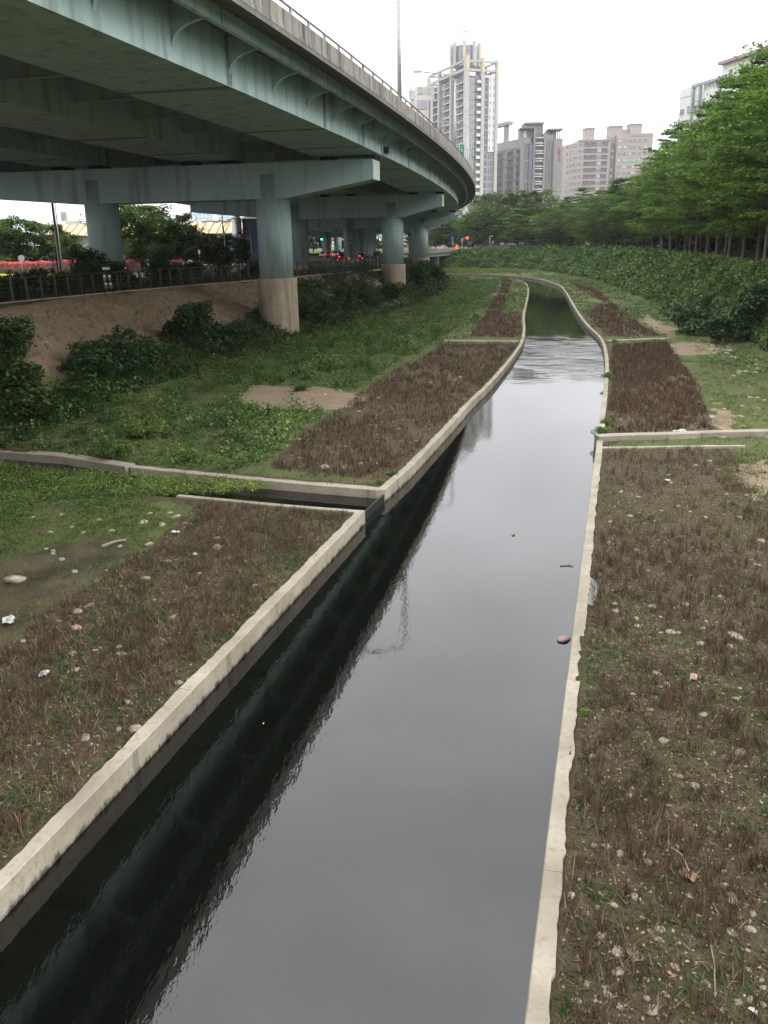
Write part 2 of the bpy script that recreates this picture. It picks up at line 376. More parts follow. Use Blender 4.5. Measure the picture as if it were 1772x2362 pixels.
M['weed_dark'] = leafmat('dark_broad_leaves', [(.016, .040, .012), (.030, .066, .020), (.045, .092, .028), (.065, .11, .04)], .2)
M['grass_blade'] = leafmat('grass_blades', [(.055, .095, .018), (.085, .135, .028), (.12, .165, .045)], .3)
M['grass_tall'] = leafmat('tall_dark_grass', [(.022, .058, .012), (.040, .090, .02), (.06, .115, .026)], .2)
M['vine'] = leafmat('vine_leaves', [(.038, .082, .016), (.068, .130, .026), (.105, .18, .038), (.15, .23, .06)], .3)
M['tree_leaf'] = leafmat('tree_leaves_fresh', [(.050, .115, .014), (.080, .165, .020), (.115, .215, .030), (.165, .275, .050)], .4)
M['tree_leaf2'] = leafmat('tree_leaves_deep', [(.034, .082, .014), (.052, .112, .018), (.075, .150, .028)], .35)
M['tree_far'] = leafmat('tree_leaves_olive', [(.045, .085, .02), (.07, .12, .03), (.10, .15, .045)], .3)
M['pink_flower'] = leafmat('pink_flowers', [(.55, .06, .10), (.72, .13, .18), (.8, .25, .28)], .3)
M['magenta_leaf'] = leafmat('purple_leaves', [(.12, .02, .05), (.18, .03, .07)], .2)
M['bark'] = old_concrete('tree_bark', (.10, .08, .055), (.17, .14, .10), (.04, .035, .025))
M['bark_pale'] = old_concrete('pale_bark', (.20, .18, .14), (.30, .27, .21), (.10, .09, .07))
M['white_flower'] = leafmat('tiny_white_flowers', [(.6, .6, .45), (.7, .7, .6)], 0)
#===BODY===
# ================================================================== THE RIVER BED
WT = .42                                 # top of the channel walls
A_line = [G(px, py, 0) for px, py in ((0, 2129), (163, 1953), (325, 1779), (488, 1599), (543, 1528), (651, 1414), (760, 1300), (844, 1208))]
d0 = A_line[0] - A_line[3]; A_line = [A_line[0] + d0 * 3.2, A_line[0] + d0 * 1.5] + A_line
A_end = A_line[-1]
B_line = [G(px, py, WT) for px, py in ((848, 1190), (660, 1163), (477, 1146), (415, 1140))]
B_line[0][:2] = A_end[:2]
C_line = [G(px, py, WT) for px, py in ((0, 1043), (145, 1054), (289, 1077.5), (300, 1078), (560, 1104), (711, 1117.5), (867, 1130))]
dC = C_line[0] - C_line[1]; C_line = [C_line[0] + dC / np.linalg.norm(dC) * 3] + C_line
D_line = [G(px, py, 0) for px, py in ((889, 1158), (952, 1099.5), (1060, 980), (1088, 945), (1137, 898), (1189.5, 831), (1209, 798.5), (1213, 766), (1209, 737), (1217, 701))]
C_line.append(D_line[0].copy())
D_line += [np.array([24.4, 146, 0]), np.array([28.3, 172, 0]), np.array([29.3, 190, 0]), np.array([28.0, 202, 0]), np.array([24, 212, 0]), np.array([12, 222, 0]), np.array([0, 226, 0])]
E_line = [G(px, py, WT) for px, py in ((1209, 2362), (1220.7, 2263.5), (1242, 2084), (1265.5, 1889.6), (1285, 1733.7), (1308, 1566), (1322, 1455), (1331, 1373), (1349, 1225), (1369, 1087), (1374.5, 1026), (1385.4, 950), (1387.5, 936), (1395, 874), (1396.5, 827), (1390, 791), (1379, 773), (1357.5, 755), (1339, 733), (1321, 704.5), (1306, 675.5), (1293, 658))]
d0 = E_line[0] - E_line[3]; E_line = [E_line[0] + d0 / np.linalg.norm(d0) * 16, E_line[0] + d0 / np.linalg.norm(d0) * 6] + E_line
E_line += [np.array([33.4, 178, 0]), np.array([34.2, 193, 0]), np.array([33, 205, 0]), np.array([29.5, 219, 0]), np.array([20, 228, 0]), np.array([8, 232, 0]), np.array([0, 233, 0])]
for L in (A_line, B_line, C_line, D_line, E_line):
    for p in L: p[2] = 0
def smooth_xy(L, i0, i1, deg):
    q = np.array([p[:2] for p in L[i0:i1]]); f = np.polyfit(q[:, 1], q[:, 0], deg)
    for p in L[i0:i1]: p[0] = np.polyval(f, p[1])
def round_line(L, k=2):
    for _ in range(k):
        out = [L[0]]
        for a, b in zip(L[:-1], L[1:]): out += [a * .75 + b * .25, a * .25 + b * .75]
        L = out + [L[-1]]
    return L
smooth_xy(A_line, 0, len(A_line), 2); A_end = A_line[-1]; B_line[0][:2] = A_end[:2]
smooth_xy(E_line, 0, 15, 3); E_line = E_line[:2] + round_line(E_line[2:], 2); D_line = D_line[:1] + round_line(D_line[1:], 2)
# south edge of the small side stream, beyond the end of wall B
S_line = [B_line[-1] + np.array([-.1, 0, 0]), B_line[-1] + np.array([-2.5, .9, 0]), B_line[-1] + np.array([-5, 2.2, 0]), C_line[1] + np.array([-.6, -1.5, 0]), C_line[0] + np.array([-.3, -1.5, 0])]
CH = [p[:2] for p in A_line] + [p[:2] for p in B_line[1:]] + [p[:2] for p in S_line] + [p[:2] for p in C_line] + [p[:2] for p in D_line[1:]] + [p[:2] for p in E_line[::-1]]

LT = [(-15.5, -40), (-15.5, 22), (-15.2, 33.5), (-13.5, 45), (-11, 60), (-7, 77), (0, 100), (6.5, 123), (13, 178), (12, 206), (3, 219), (-30, 222)]
LC = [(-24, -40), (-23.5, 25), (-21.4, 50), (-21.4, 65), (-17.8, 75.5), (-12, 87), (-2.3, 113), (-.5, 130), (3.5, 178), (2, 206), (-8, 213), (-30, 216)]
RT = [(22.3, -40), (22.5, 20), (24.5, 45), (27.3, 62.4), (34, 107), (43.9, 175), (45.2, 215), (45, 238), (41, 262), (31, 275), (10, 283), (-30, 285)]
RC = [(27, -40), (27, 20), (28.8, 45), (32, 72), (38.5, 107), (47.5, 158), (50.5, 190), (51, 240), (46, 270), (34, 283), (10, 290), (-30, 292)]
P_TOE = LT + RT[::-1]; P_CREST = LC + RC[::-1]
BANK = 5.5                               # right bank and far bank
BL = 4.8                                 # left bank, a little lower
def T(P):
    """ground height at points P (n,2)"""
    P = np.asarray(P, float)[:, :2]; lf = np.where(P[:, 0] < 15, np.clip((262 - P[:, 1]) / 40, 0, 1), 0.); top = BANK + (BL - BANK) * lf; z = top.copy()
    toe = poly_contains(P_TOE, P); cr = poly_contains(P_CREST, P)
    dt = np.minimum(pl_dist(LT, P), pl_dist(RT, P)); dc = np.minimum(pl_dist(LC, P), pl_dist(RC, P))
    s = cr & ~toe; t = dt / (dt + dc + 1e-9)
    zs = .36 + (top - .36) * t + .16 * wave(P[:, 0], P[:, 1], 1.7) * np.sin(np.pi * t) + .5 * wave(P[:, 0], P[:, 1], 9) * np.sin(np.pi * t) * (P[:, 0] > 0)
    z = np.where(s, zs, z)
    near = np.clip(1 - (dt / 3.0), 0, 1)
    zb = .36 + .035 * wave(P[:, 0], P[:, 1], 1.1) * np.clip(pl_dist(CH, P) - .25, 0, 1) + .25 * near ** 2
    return np.where(toe, zb, z)

# zones painted on the ground: grass, bare sandy earth, wet mud
def PG(pts, z=.38): return [G(x, y, z)[:2] for x, y in pts]
STRIP_L1 = PG([(-250, 2320), (0, 1992), (258, 1742), (470, 1540), (645, 1346), (812, 1182), (477, 1156), (427, 1186), (352, 1260), (256, 1314), (160, 1378), (64, 1452), (0, 1500), (-300, 1690)])
STRIP_L2 = PG([(860, 1108), (940, 1068), (1030, 975), (1078, 925), (1128, 880), (1182, 815), (1196, 795), (1023, 791), (1000, 810), (900, 862), (800, 932), (700, 1002), (625, 1082)])
STRIP_L3 = PG([(1206, 778), (1200, 722), (1150, 722), (1165, 690), (1182, 650), (1171, 640), (1160, 640), (1155, 665), (1121, 722), (1085, 777)])
STRIP_R0 = PG([(1255, 2480), (1262, 2362), (1282, 2200), (1345, 1700), (1366, 1400), (1402, 1036), (1680, 1033), (1790, 1200), (2050, 1600), (2500, 2500)])
STRIP_R1 = PG([(1402, 1000), (1412, 900), (1412, 800), (1534, 788), (1576, 843), (1616, 903), (1640, 990)])
STRIP_R2 = PG([(1402, 776), (1375, 750), (1350, 718), (1400, 700), (1335, 668), (1310, 645), (1345, 645), (1381, 673), (1428, 711), (1519, 776)])
STRIPS = [STRIP_L1, STRIP_L2, STRIP_L3, STRIP_R0, STRIP_R1, STRIP_R2]
SAND = [PG(q) for q in ([(545, 925), (585, 890), (720, 888), (845, 915), (800, 945), (620, 945)], [(1545, 792), (1640, 790), (1670, 812), (1560, 822)], [(1480, 740), (1530, 770), (1560, 778), (1560, 760), (1490, 725)],
        [(1640, 930), (1672, 925), (1700, 1000), (1660, 1000)], [(1690, 1075), (1772, 1060), (1800, 1130), (1740, 1160)])]
MUD = [PG(q) for q in ([(-200, 1380), (60, 1270), (240, 1235), (330, 1262), (250, 1312), (60, 1450), (-60, 1560), (-300, 1700)],)]
outs = [(-60, -12), (60, -12), (60, 300), (-60, 300)]
# points: dense near, sparse far
def grid(x0, x1, y0, y1, s):
    gx, gy = np.meshgrid(np.arange(x0, x1, s), np.arange(y0, y1, s)); q = np.stack([gx.ravel(), gy.ravel()], 1)
    return q + rng.uniform(-.28, .28, q.shape) * s
Pn = [grid(-22, 27, 4, 34, .38), grid(-24, 34, 34, 66, .62), grid(-24, 44, 66, 120, 1.0), grid(-14, 58, 120, 300, 2.2), grid(-26, 34, -40, 4, 2.0)]
Pn.append(grid(-300, 300, -40, 420, 14.0)); Pn.append(grid(-3000, 3000, -400, 4200, 260.0))
Pn = np.concatenate(Pn)
# keep the scatter off the constraint lines
con = [CH, P_TOE, P_CREST]
dmin = np.full(len(Pn), 1e9)
for c in con:
    cl = [np.array(p, float) for p in c]; cl.append(cl[0]); dmin = np.minimum(dmin, pl_dist(cl, Pn))
rad = np.hypot(Pn[:, 0], Pn[:, 1]); Pn = Pn[dmin > np.clip(rad * .006, .12, 6)]
VV = [tuple(p) for p in Pn]; EE = []; onch = set()
for ci, c in enumerate(con):
    cl = resample([np.array([p[0], p[1]]) for p in c] + [np.array([c[0][0], c[0][1]])], 2.0)[:-1]
    b = len(VV)
    for i, p in enumerate(cl): VV.append((float(p[0]), float(p[1]))); EE.append((b + i, b + (i + 1) % len(cl)))
ring = resample([np.array([p[0], p[1]]) for p in CH] + [np.array([CH[0][0], CH[0][1]])], .6)
rp = []
for i in range(1, len(ring) - 1):
    d = ring[i + 1] - ring[i - 1]; d = d / (np.linalg.norm(d) + 1e-9); n = np.array([d[1], -d[0]])
    for sg in (1, -1): rp.append(ring[i] + n * sg * .16)
rp = np.array(rp); rp = rp[~poly_contains(CH, rp)]; rp = rp[pl_dist([np.array(p, float) for p in CH], rp) > .12]
VV += [(float(a), float(b)) for a, b in rp]
vo, _, fo, ov, _, _ = delaunay_2d_cdt([Vector(v) for v in VV], EE, [], 0, 1e-4)
P2 = np.array([(v.x, v.y) for v in vo]); z = T(P2)
dch = pl_dist([np.array(p, float) for p in CH] + [np.array(CH[0], float)], P2); inch = poly_contains(CH, P2)
z = np.where(inch & (dch > .05), -.6, z); z = np.where(dch <= .05, -.6, z)
far_drop = np.clip((np.hypot(P2[:, 0], P2[:, 1]) - 900) / 3000, 0, 1) * 0
zone = np.zeros((len(P2), 4), np.float32); zone[:, 3] = 1
ins = np.zeros(len(P2), bool)
for s in STRIPS: ins |= poly_contains(s, P2)
toe = poly_contains(P_TOE, P2); crest = poly_contains(P_CREST, P2)
zone[:, 0] = np.where(ins, .12, .85)
zone[toe & (dch < .75) & (P2[:, 1] < 70), 0] = .28
for s in SAND: zone[poly_contains(s, P2), 1] = 1
for s in MUD: zone[poly_contains(s, P2), 2] = .85
slopeL = crest & ~toe & (P2[:, 0] < 4) & (P2[:, 1] < 118); zone[slopeL, 1] = 1; zone[slopeL, 0] = 0
_dt = np.minimum(pl_dist(LT, P2), 99); _dc = pl_dist(LC, P2); low = slopeL & (_dt / (_dt + _dc) < .34); zone[low, 1] = 0; zone[low, 0] = .9
plat = ~crest & (P2[:, 0] < 0) & (P2[:, 1] < 170); zone[plat, 0] = .2; zone[plat, 1] = .3
pathR = (~crest) & (pl_dist(RC, P2) < 2.2) & (P2[:, 1] < 105) & (P2[:, 0] > 0); zone[pathR, 1] = .9
zone[(~crest) & (P2[:, 0] > 0) & ~pathR, 0] = .55
faces = np.array([f for f in fo if len(f) == 3], dtype=np.int32)
gme = npmesh('ground', np.concatenate([P2, z[:, None]], 1), faces, [M['ground']], smooth=True)
ca = gme.color_attributes.new('zone', 'FLOAT_COLOR', 'POINT'); ca.data.foreach_set('color', zone.ravel())
tag(link('ground', gme), kind='structure')

# water
wm = MB(); wm.prism([(-20, -45), (60, -45), (60, 300), (-20, 300)], -.001, 0.0)
wmsh = bpy.data.meshes.new('water'); wl = [(p[0], p[1], 0.0) for p in ([A_line[0]] + [A_line[-1]] + [D_line[0]] + D_line[1:] + E_line[::-1])]
bm = bmesh.new(); vs = [bm.verts.new((x, y, 0)) for x, y in ((-20, -45), (45, -45), (45, 245), (-20, 245))]; bm.faces.new(vs); bm.to_mesh(wmsh); bm.free(); wmsh.materials.append(M['water'])
tag(link('water', wmsh), kind='structure')
ss = [(p[0], p[1], .13) for p in [A_end + np.array([-.3, .1, 0])] + B_line[1:] + S_line] + [(p[0], p[1], .13) for p in C_line[:-1]] + [(D_line[0][0] - .15, D_line[0][1] - .1, .13)]
me = bpy.data.meshes.new('side_stream_water'); me.from_pydata(ss, [], [tuple(range(len(ss)))]); me.materials.append(M['water']); tag(link('side_stream_water', me), kind='structure')

# walls: a lofted section following the line, outer edge ragged where the soil laps on it
def wall(name, line, side, label, top=WT, width=.235, ragged=.05, bot=-.6, notch=None, step=.45, parent=None, mat=None):
    L = resample(line, step); mb = MB(); secs = []
    for i, p in enumerate(L):
        a = L[max(i - 1, 0)]; b = L[min(i + 1, len(L) - 1)]; d = (b - a)[:2]; d = d / (np.linalg.norm(d) + 1e-9); n = np.array([d[1], -d[0]]) * side
        w = width + (ragged * (wave(p[0], p[1], .09) * .35 + wave(p[0], p[1], .33) * .30 + wave(p[0], p[1], 1.7) * .15)); j = .002 * wave(p[0] + 5, p[1], .8); tz = top + .003 * wave(p[0], p[1] + 9, 2.)
        if notch and notch[0] < p[1] < notch[1]: tz -= .07
        p0 = p[:2] + n * j; p1 = p[:2] + n * max(w, .12)
        secs.append([(p0[0], p0[1], bot), (p0[0], p0[1], tz - .015), (p0[0] + n[0] * .015, p0[1] + n[1] * .015, tz), (p1[0], p1[1], tz), (p1[0], p1[1], bot)])
    mb.loft(secs)
    o = mb.build(name, mat or M['wall'], parent)
    if label: tag(o, label, 'wall')
    return o
def seg(line, y0, y1):
    """split a wall into cast sections"""
    return line
def long_wall(name, line, side, label, gap=.010, secl=6.0, notch=None, maxn=40):
    root = empty(name, (0, 0, 0), 0, label, 'wall'); L = resample(line, .16 if line[0][1] < 40 else .5); acc = 0; cur = [L[0]]; k = 0; ln = 0
    for a, b in zip(L[:-1], L[1:]):
        cur.append(b); ln += np.linalg.norm(b - a)
        if ln > secl * (1 if a[1] < 70 else 3) and b is not L[-1]:
            q = [p.copy() for p in cur]; dd = q[-1] - q[-2]; q[-1] = q[-1] - dd / np.linalg.norm(dd) * gap
            wall('wall_section', q, side, None, parent=root, notch=notch, step=(.13 if a[1] < 34 else .4 if a[1] < 70 else 2), top=WT + random.uniform(-.004, .004)); cur = [b]; ln = 0
    wall('wall_section', cur, side, None, parent=root, notch=notch, step=.5 if cur[0][1] < 70 else 2)
    return root
long_wall('channel_wall', A_line, -1, 'pale concrete channel wall on the left from the bottom edge up to the side stream mouth')
long_wall('channel_wall', D_line, -1, 'left concrete channel wall beyond the side stream, curving away into the distance')
yE0, yE1 = G(1322, 1455, WT)[1], G(1308, 1566, WT)[1]
long_wall('channel_wall', E_line, 1, 'long pale concrete channel wall along the right side of the water', notch=(yE1, yE0))
wall('side_stream_wall', B_line, -1, 'low concrete wall on the near side of the small side stream', width=.24)
wall('side_stream_wall', C_line[:4], -1, 'dark stained concrete wall at far left behind the side stream', width=.5, top=WT + .02)
C2 = [p.copy() for p in C_line[4:]]; wall('side_stream_wall', C2, -1, 'clean pale concrete wall on the far side of the side stream meeting the channel', width=.34, ragged=.09)
mb = MB(); a = A_end + np.array([-.04, .28, 0]); b = D_line[0] + np.array([-.03, -.05, 0]); d = (b - a); n = np.array([d[1], -d[0], 0]); n /= np.linalg.norm(n)
q = [a, b, b - n * .06, a - n * .06]; mb.prism([(p[0], p[1]) for p in q], -.3, .26)
tag(mb.build('weir_board', M['black']), 'black board damming the mouth of the side stream', 'weir board')
def cross(name, pts, label, top=WT + .03, w=.3, z=WT):
    return wall(name, [np.array([*G(x, y, z)[:2], 0]) for x, y in pts], -1, label, top=top, width=w, ragged=.04, bot=.0)
cross('cross_wall', [(1381, 1016), (1420, 1014), (1540, 1011), (1660, 1006), (1800, 1003)], 'concrete sill with a dark face crossing the right bed nearest the camera', top=.58, w=.45)
cross('cross_wall', [(1389, 1033), (1500, 1032), (1600, 1030), (1720, 1029)], 'thin flush concrete strip just in front of the dark faced sill on the right', top=.43, w=.16)
cross('cross_wall', [(1403, 787), (1470, 784), (1550, 781)], 'pale concrete strip crossing the right bed at the channel bend', w=.6)
cross('cross_wall', [(1318, 676), (1381, 673)], 'farthest pale concrete strip crossing the right bed', w=.8)
cross('cross_wall', [(1023, 786), (1100, 787), (1196, 788)], 'pale concrete strip crossing the left bed between the brown plant strips', w=.5)
cross('cross_wall', [(1137, 678), (1222, 677)], 'farthest pale concrete strip crossing the left bed', w=.8)
for q, lb in (([(1079, 745), (1095, 722), (1110, 728), (1100, 752), (1082, 770)], 'pale puddle beside the far left brown strip'),
          ([(1150, 700), (1166, 690), (1168, 712), (1150, 724)], 'puddle'), ([(1355, 1330), (1378, 1345), (1388, 1375), (1370, 1400), (1352, 1395), (1348, 1360)], 'puddle')):
    me = bpy.data.meshes.new('puddle'); rq = resample([G(x, y, .385) for x, y in q + [q[0]]], .12)[:-1]; rq = [p + np.array([.06 * float(wave(p[0], p[1], .22)), .06 * float(wave(p[1], p[0], .2)), 0]) for p in rq]; q = rq; me.from_pydata([tuple(p) for p in rq], [], [tuple(range(len(q)))]); me.materials.append(M['puddle']); tag(link('puddle', me), kind='structure')

# ================================================================== VIADUCT
_s = np.arange(-90, 330, .25); _sc = np.clip(_s, -60, 185)
_th = .243 - .00069 * _sc - .112e-4 * _sc ** 2 / 2 + .054e-6 * _sc ** 3 / 6
_th = np.where(_s > 185, _th - (_s - 185) * .007, _th)
_x = np.cumsum(np.sin(_th)) * .25; _y = np.cumsum(np.cos(_th)) * .25; _i = np.argmin(abs(_s)); _x += -7.627 - _x[_i]; _y += 40 - _y[_i]
KV = 1.3                                 # bays, boxes and piers are laid out in units of 1.3 m
def VP(s, o, dz=None, z=None):
    s = s * KV + 12.4; o = o * (1.385 if o > 0 else KV)
    x = np.interp(s, _s, _x); y = np.interp(s, _s, _y); th = np.interp(s, _s, _th)
    zz = z if z is not None else EYE + 6.89 - .00697 * (s - 18) + dz * 1.17
    return (x + math.cos(th) * o, y - math.sin(th) * o, zz)
def TH(s): return float(np.interp(s * KV + 12.4, _s, _th))
VS = (1.385, KV, 1.17)
via = empty('viaduct', (0, 0, 0), 0, 'curving elevated road deck on teal steel box girders with a stained concrete parapet', 'viaduct')
def sweep(name, sec, s0, s1, step, mat, parent=via, smooth=False):
    n = max(1, int(round((s1 - s0) / step))); mb = MB()
    mb.loft([[VP(s0 + (s1 - s0) * i / n, o, dz) for o, dz in sec] for i in range(n + 1)])
    return mb.build(name, mat, parent, smooth)
S0, S1 = -70, 215
OFF = [0, -9.15, -18.3, -27.7]; JOINTS = [S0, 17.4, 53.5, 98, 138, 178, S1]
for o in OFF:
    for j in range(len(JOINTS) - 1):
        sweep('box_girder', [(o + .03, 0), (o + .03, .03), (o, .031), (o, 1.84), (o - 4.1, 1.84), (o - 4.1, .031), (o - 4.13, .03), (o - 4.13, 0)], JOINTS[j] + .12, JOINTS[j + 1] - .12, 3, M['teal'])
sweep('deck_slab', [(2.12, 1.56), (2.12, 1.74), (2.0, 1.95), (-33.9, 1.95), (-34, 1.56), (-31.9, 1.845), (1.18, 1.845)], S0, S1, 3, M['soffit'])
for j in range(len(JOINTS) - 1):
    sweep('edge_beam', [(1.20, 1.27), (1.20, 1.82), (1.16, 1.82), (1.16, 1.29), (1.02, 1.29), (1.02, 1.27)], JOINTS[j] + .1, JOINTS[j + 1] - .1, 3, M['teal'])
for o in (2.13, -34.01):
    s = S0; sg = 1 if o > 0 else -1
    while s < S1:
        L = 9.0; w = lambda d: o - sg * d
        sweep('parapet_panel', [(w(0), 1.74), (w(0), 1.89), (w(.025), 1.905), (w(.025), 2.47), (w(.05), 2.50), (w(.22), 2.50), (w(.30), 1.95), (w(.125), 1.95)], s, min(s + L, S1) - .03, 3, M['deck_concrete']); s += L
pm = MB(); pm.box(-.05, .05, -.05, .05, 0, .25); pmesh = pm.mesh('rail_post', M['galv'])
pm2 = MB(); pm2.box(-.055, .055, -.055, .055, 0, .25); pmr = pm2.mesh('rail_post', M['rust'])
k = 0
for s in np.arange(-6, 200, 2.0):
    k += 1; link('rail_post', pmr if k % 6 == 0 else pmesh, via, VP(s, 2.02, 2.495), (0, 0, -TH(s)), (1.2, 1.2, 1.17))
sweep('hand_rail', [(2.05, 2.72), (2.07, 2.76), (2.02, 2.79), (1.97, 2.76), (1.99, 2.72)], S0, S1, 3, M['galv'])
# curved brackets under the overhang
def bracket_mesh():
    mb = MB(); pts = [(0.0 + 1.15 * (1 - math.cos(t * math.pi / 2)), .52 + .77 * math.sin(t * math.pi / 2)) for t in np.linspace(0, 1, 9)]
    for (o0, z0), (o1, z1) in zip(pts[:-1], pts[1:]):
        mb.add([(o0, -.012, z0), (o1, -.012, z1), (o1, -.012, 1.82), (o0, -.012, 1.82), (o0, .012, z0), (o1, .012, z1), (o1, .012, 1.82), (o0, .012, 1.82)], [(0, 1, 2, 3), (7, 6, 5, 4)])
        mb.add([(o0, -.09, z0), (o1, -.09, z1), (o1, .09, z1), (o0, .09, z0), (o0, -.09, z0 - .025), (o1, -.09, z1 - .025), (o1, .09, z1 - .025), (o0, .09, z0 - .025)], [(0, 1, 2, 3), (7, 6, 5, 4), (0, 4, 5, 1), (1, 5, 6, 2), (2, 6, 7, 3), (3, 7, 4, 0)])
    return mb.mesh('bracket', M['teal'])
bmsh = bracket_mesh()
for s in np.arange(-19.6, 175, 4.35):
    if abs(s - 17.4) < 2: continue
    link('bracket', bmsh, via, VP(s, 0.01, 0), (0, 0, -TH(s)), VS)
for s in (16.4, 18.3): link('bracket', bmsh, via, VP(s, 0.01, 0), (0, 0, -TH(s)), VS)
# cross beams between the boxes
cb = MB(); cb.box(-5.0, 0, -.012, .012, .72, 1.84); cb.box(-5.0, 0, -.14, .14, .70, .72); cbm = cb.mesh('cross_beam', M['teal'])
for o in OFF[:3]:
    for s in np.arange(-28, 150, 5.25): link('cross_beam', cbm, via, VP(s, o - 4.11, 0), (0, 0, -TH(s)), (KV, 1, 1.17))
# splice plates with bolt rows, on web and bottom flange
sp = MB(); sp.box(0, .012, -.22, .22, .05, 1.8)
for zz in np.arange(.12, 1.8, .11):
    for yy in (-.16, -.08, .08, .16): sp.box(.012, .022, yy - .018, yy + .018, zz, zz + .036)
spm = sp.mesh('splice_plate', M['rust_bolts'])
sb = MB(); sb.box(-4.1, 0, -.25, .25, -.014, -.001)
for xx in np.arange(-4.0, 0, .16):
    for yy in (-.17, .17): sb.box(xx, xx + .04, yy - .02, yy + .02, -.026, -.014)
sbm = sb.mesh('splice_plate', M['rust_bolts'])
for s in (-20.5, -6.6, 4.9, 12.6, 27, 38, 46, 60, 72, 85, 105, 120):
    link('splice_plate', spm, via, VP(s, .001, 0), (0, 0, -TH(s)), (1.2, 1.2, 1.17))
    for o in OFF: link('splice_plate', sbm, via, VP(s, o, 0), (0, 0, -TH(s)), (KV, 1.2, 1))
fs = MB(); fs.box(0, .012, -.05, .05, 1.29, 1.8); fsm = fs.mesh('splice_plate', M['rust_bolts'])
for s in (-10, 1.2, 12, 24, 33, 43, 54, 66, 78): link('splice_plate', fsm, via, VP(s, 1.202, 0), (0, 0, -TH(s)), (1, 1.2, 1.17))
# camera box and junction box on the girder web near the joint
pb = MB(); pb.mat(M['black']); pb.box(.05, .35, -.2, .2, .16, .58); pb.mat(M['galv']); pb.box(.01, .08, .55, 1.1, .10, .5); pb.tube((.05, .2, .4), (.05, .6, .3), .03); pb.tube((.03, .15, .55), (.03, .15, .9), .03)
link('junction_box', pb.mesh('junction_box'), via, VP(18.1, .0, 0), (0, 0, -TH(18)), (1.2, 1.2, 1.2))

# piers
def pier(s, cols, left, label, tipw=1.0):
    th = TH(s); root = empty('bridge_pier', VP(s, 0, z=0), -th, label, 'pier'); capz = VP(s, 0, -.27)[2]; hw = tipw; root.scale = (KV, KV, 1)
    g = lambda o: float(T(np.array([VP(s, o, z=0)[:2]]))[0])
    dep = 2.75; mb = MB()
    secs = []
    for yy in (-hw, hw): secs.append([(-.45, yy, capz), (-.45, yy, capz - 1.5), (cols[0] + 1.2, yy, capz - dep), (cols[-1] - 1.2, yy, capz - dep), (left, yy, capz - 1.55), (left, yy, capz)])
    mb.loft(secs); mb.build('cap_beam', M['teal'], root)
    mb = MB(); mb.box(-.45, -.43, -hw + .03, hw - .03, capz - 1.48, capz - .02); link('end_plate', mb.mesh('end_plate', M['teal_end']), root, (.025, 0, 0))
    for ci, o in enumerate(cols):
        gz = g(o) - 1.2; n = 40; mb = MB()
        mb.tube((o, 0, 5.4), (o, 0, capz - .9), 1.1, 1.1, n); mb.build('column', M['teal'], root, True).data.polygons.foreach_set
        mb = MB(); mb.tube((o, 0, capz - dep - 1.2), (o, 0, capz - dep - 1.15), 1.112, 1.112, n, False); mb.build('column_band', M['teal'], root)
        mb = MB(); mb.tube((o, 0, gz), (o, 0, 5.35), 1.3, 1.3, n); mb.tube((o, 0, 5.35), (o, 0, 5.4), 1.3, 1.26, n); mb.build('concrete_base', M['pier_concrete'], root)
        for sgn in (-1, 1):
            mb = MB(); mb.box(o - 1.15, o + 1.15, sgn * (hw) + (0 if sgn < 0 else 0), sgn * (hw + .12), capz - dep, capz - .0); 
    for o in OFF:
        for q in (o - .7, o - 3.4):
            if q > left + .4:
                mb = MB(); mb.box(q - .4, q + .4, -.75, -.2, capz, capz + .3); mb.box(q - .4, q + .4, .2, .75, capz, capz + .3); mb.build('bearing', M['bearing'], root)
    return root
pier(17.7, [-7.2, -19.2], -32.3, 'nearest teal viaduct pier with stained concrete column foot standing in the bank weeds')
pier(54.0, [-5.6, -15.6], -26.8, 'second teal viaduct pier from the camera, behind the nearest one')
pier(97.5, [-5.4, -16.0], -27, 'third teal viaduct pier from the camera')
pier(138, [-5.4, -16.0], -27, 'fourth teal viaduct pier half hidden behind the third')
pier(178, [-5.4, -16.0], -27, 'farthest visible teal pier under the curving deck')
# ================================================================== GROUND COVER
def blade(L, w, lean, seg=2, curl=.4, az=0.0, base=(0, 0)):
    pts = []; 
    for i in range(seg + 1):
        t = i / seg; r = lean * L * t + curl * L * t * t * .5; z = L * t * (1 - .25 * curl * t * t); ww = w * (1 - t) ** .6 if i < seg else .0
        c, s = math.cos(az), math.sin(az); x, y = base[0] + c * r, base[1] + s * r
        pts += [(x - s * ww * .5, y + c * ww * .5, z), (x + s * ww * .5, y - c * ww * .5, z)]
    F = [(2 * i, 2 * i + 1, 2 * i + 3, 2 * i + 2) for i in range(seg)]
    return pts, F
def tuft(n, L, w, spread, lean=.25, curl=.5, seg=2, mats=(0,), mp=None, leafy=0):
    V, Fc, Mi = [], [], []
    for i in range(n):
        az = random.uniform(0, 6.283); b = (random.gauss(0, spread), random.gauss(0, spread))
        p, f = blade(L * random.uniform(.45, 1.1), w * random.uniform(.7, 1.3), abs(random.gauss(0, lean)), seg, abs(random.gauss(0, curl)), az, b)
        m = random.choices(mats, mp)[0]
        Fc += [tuple(q + len(V) for q in x) for x in f]; Mi += [m] * len(f); V += p
    return np.array(V), np.array(Fc), np.array(Mi)
def clump(n, r, h, size, up=.6, mats=(0,), mp=None, aspect=.6):
    P = rng.normal(0, .45, (n, 3)); P /= np.maximum(np.linalg.norm(P, axis=1)[:, None], 1.0); P = P * [r, r, h]; P[:, 2] = abs(P[:, 2])
    V, Fc = leaf_quads(P, np.full(n, size), up, aspect); return V, Fc, np.array(random.choices(mats, mp, k=n))
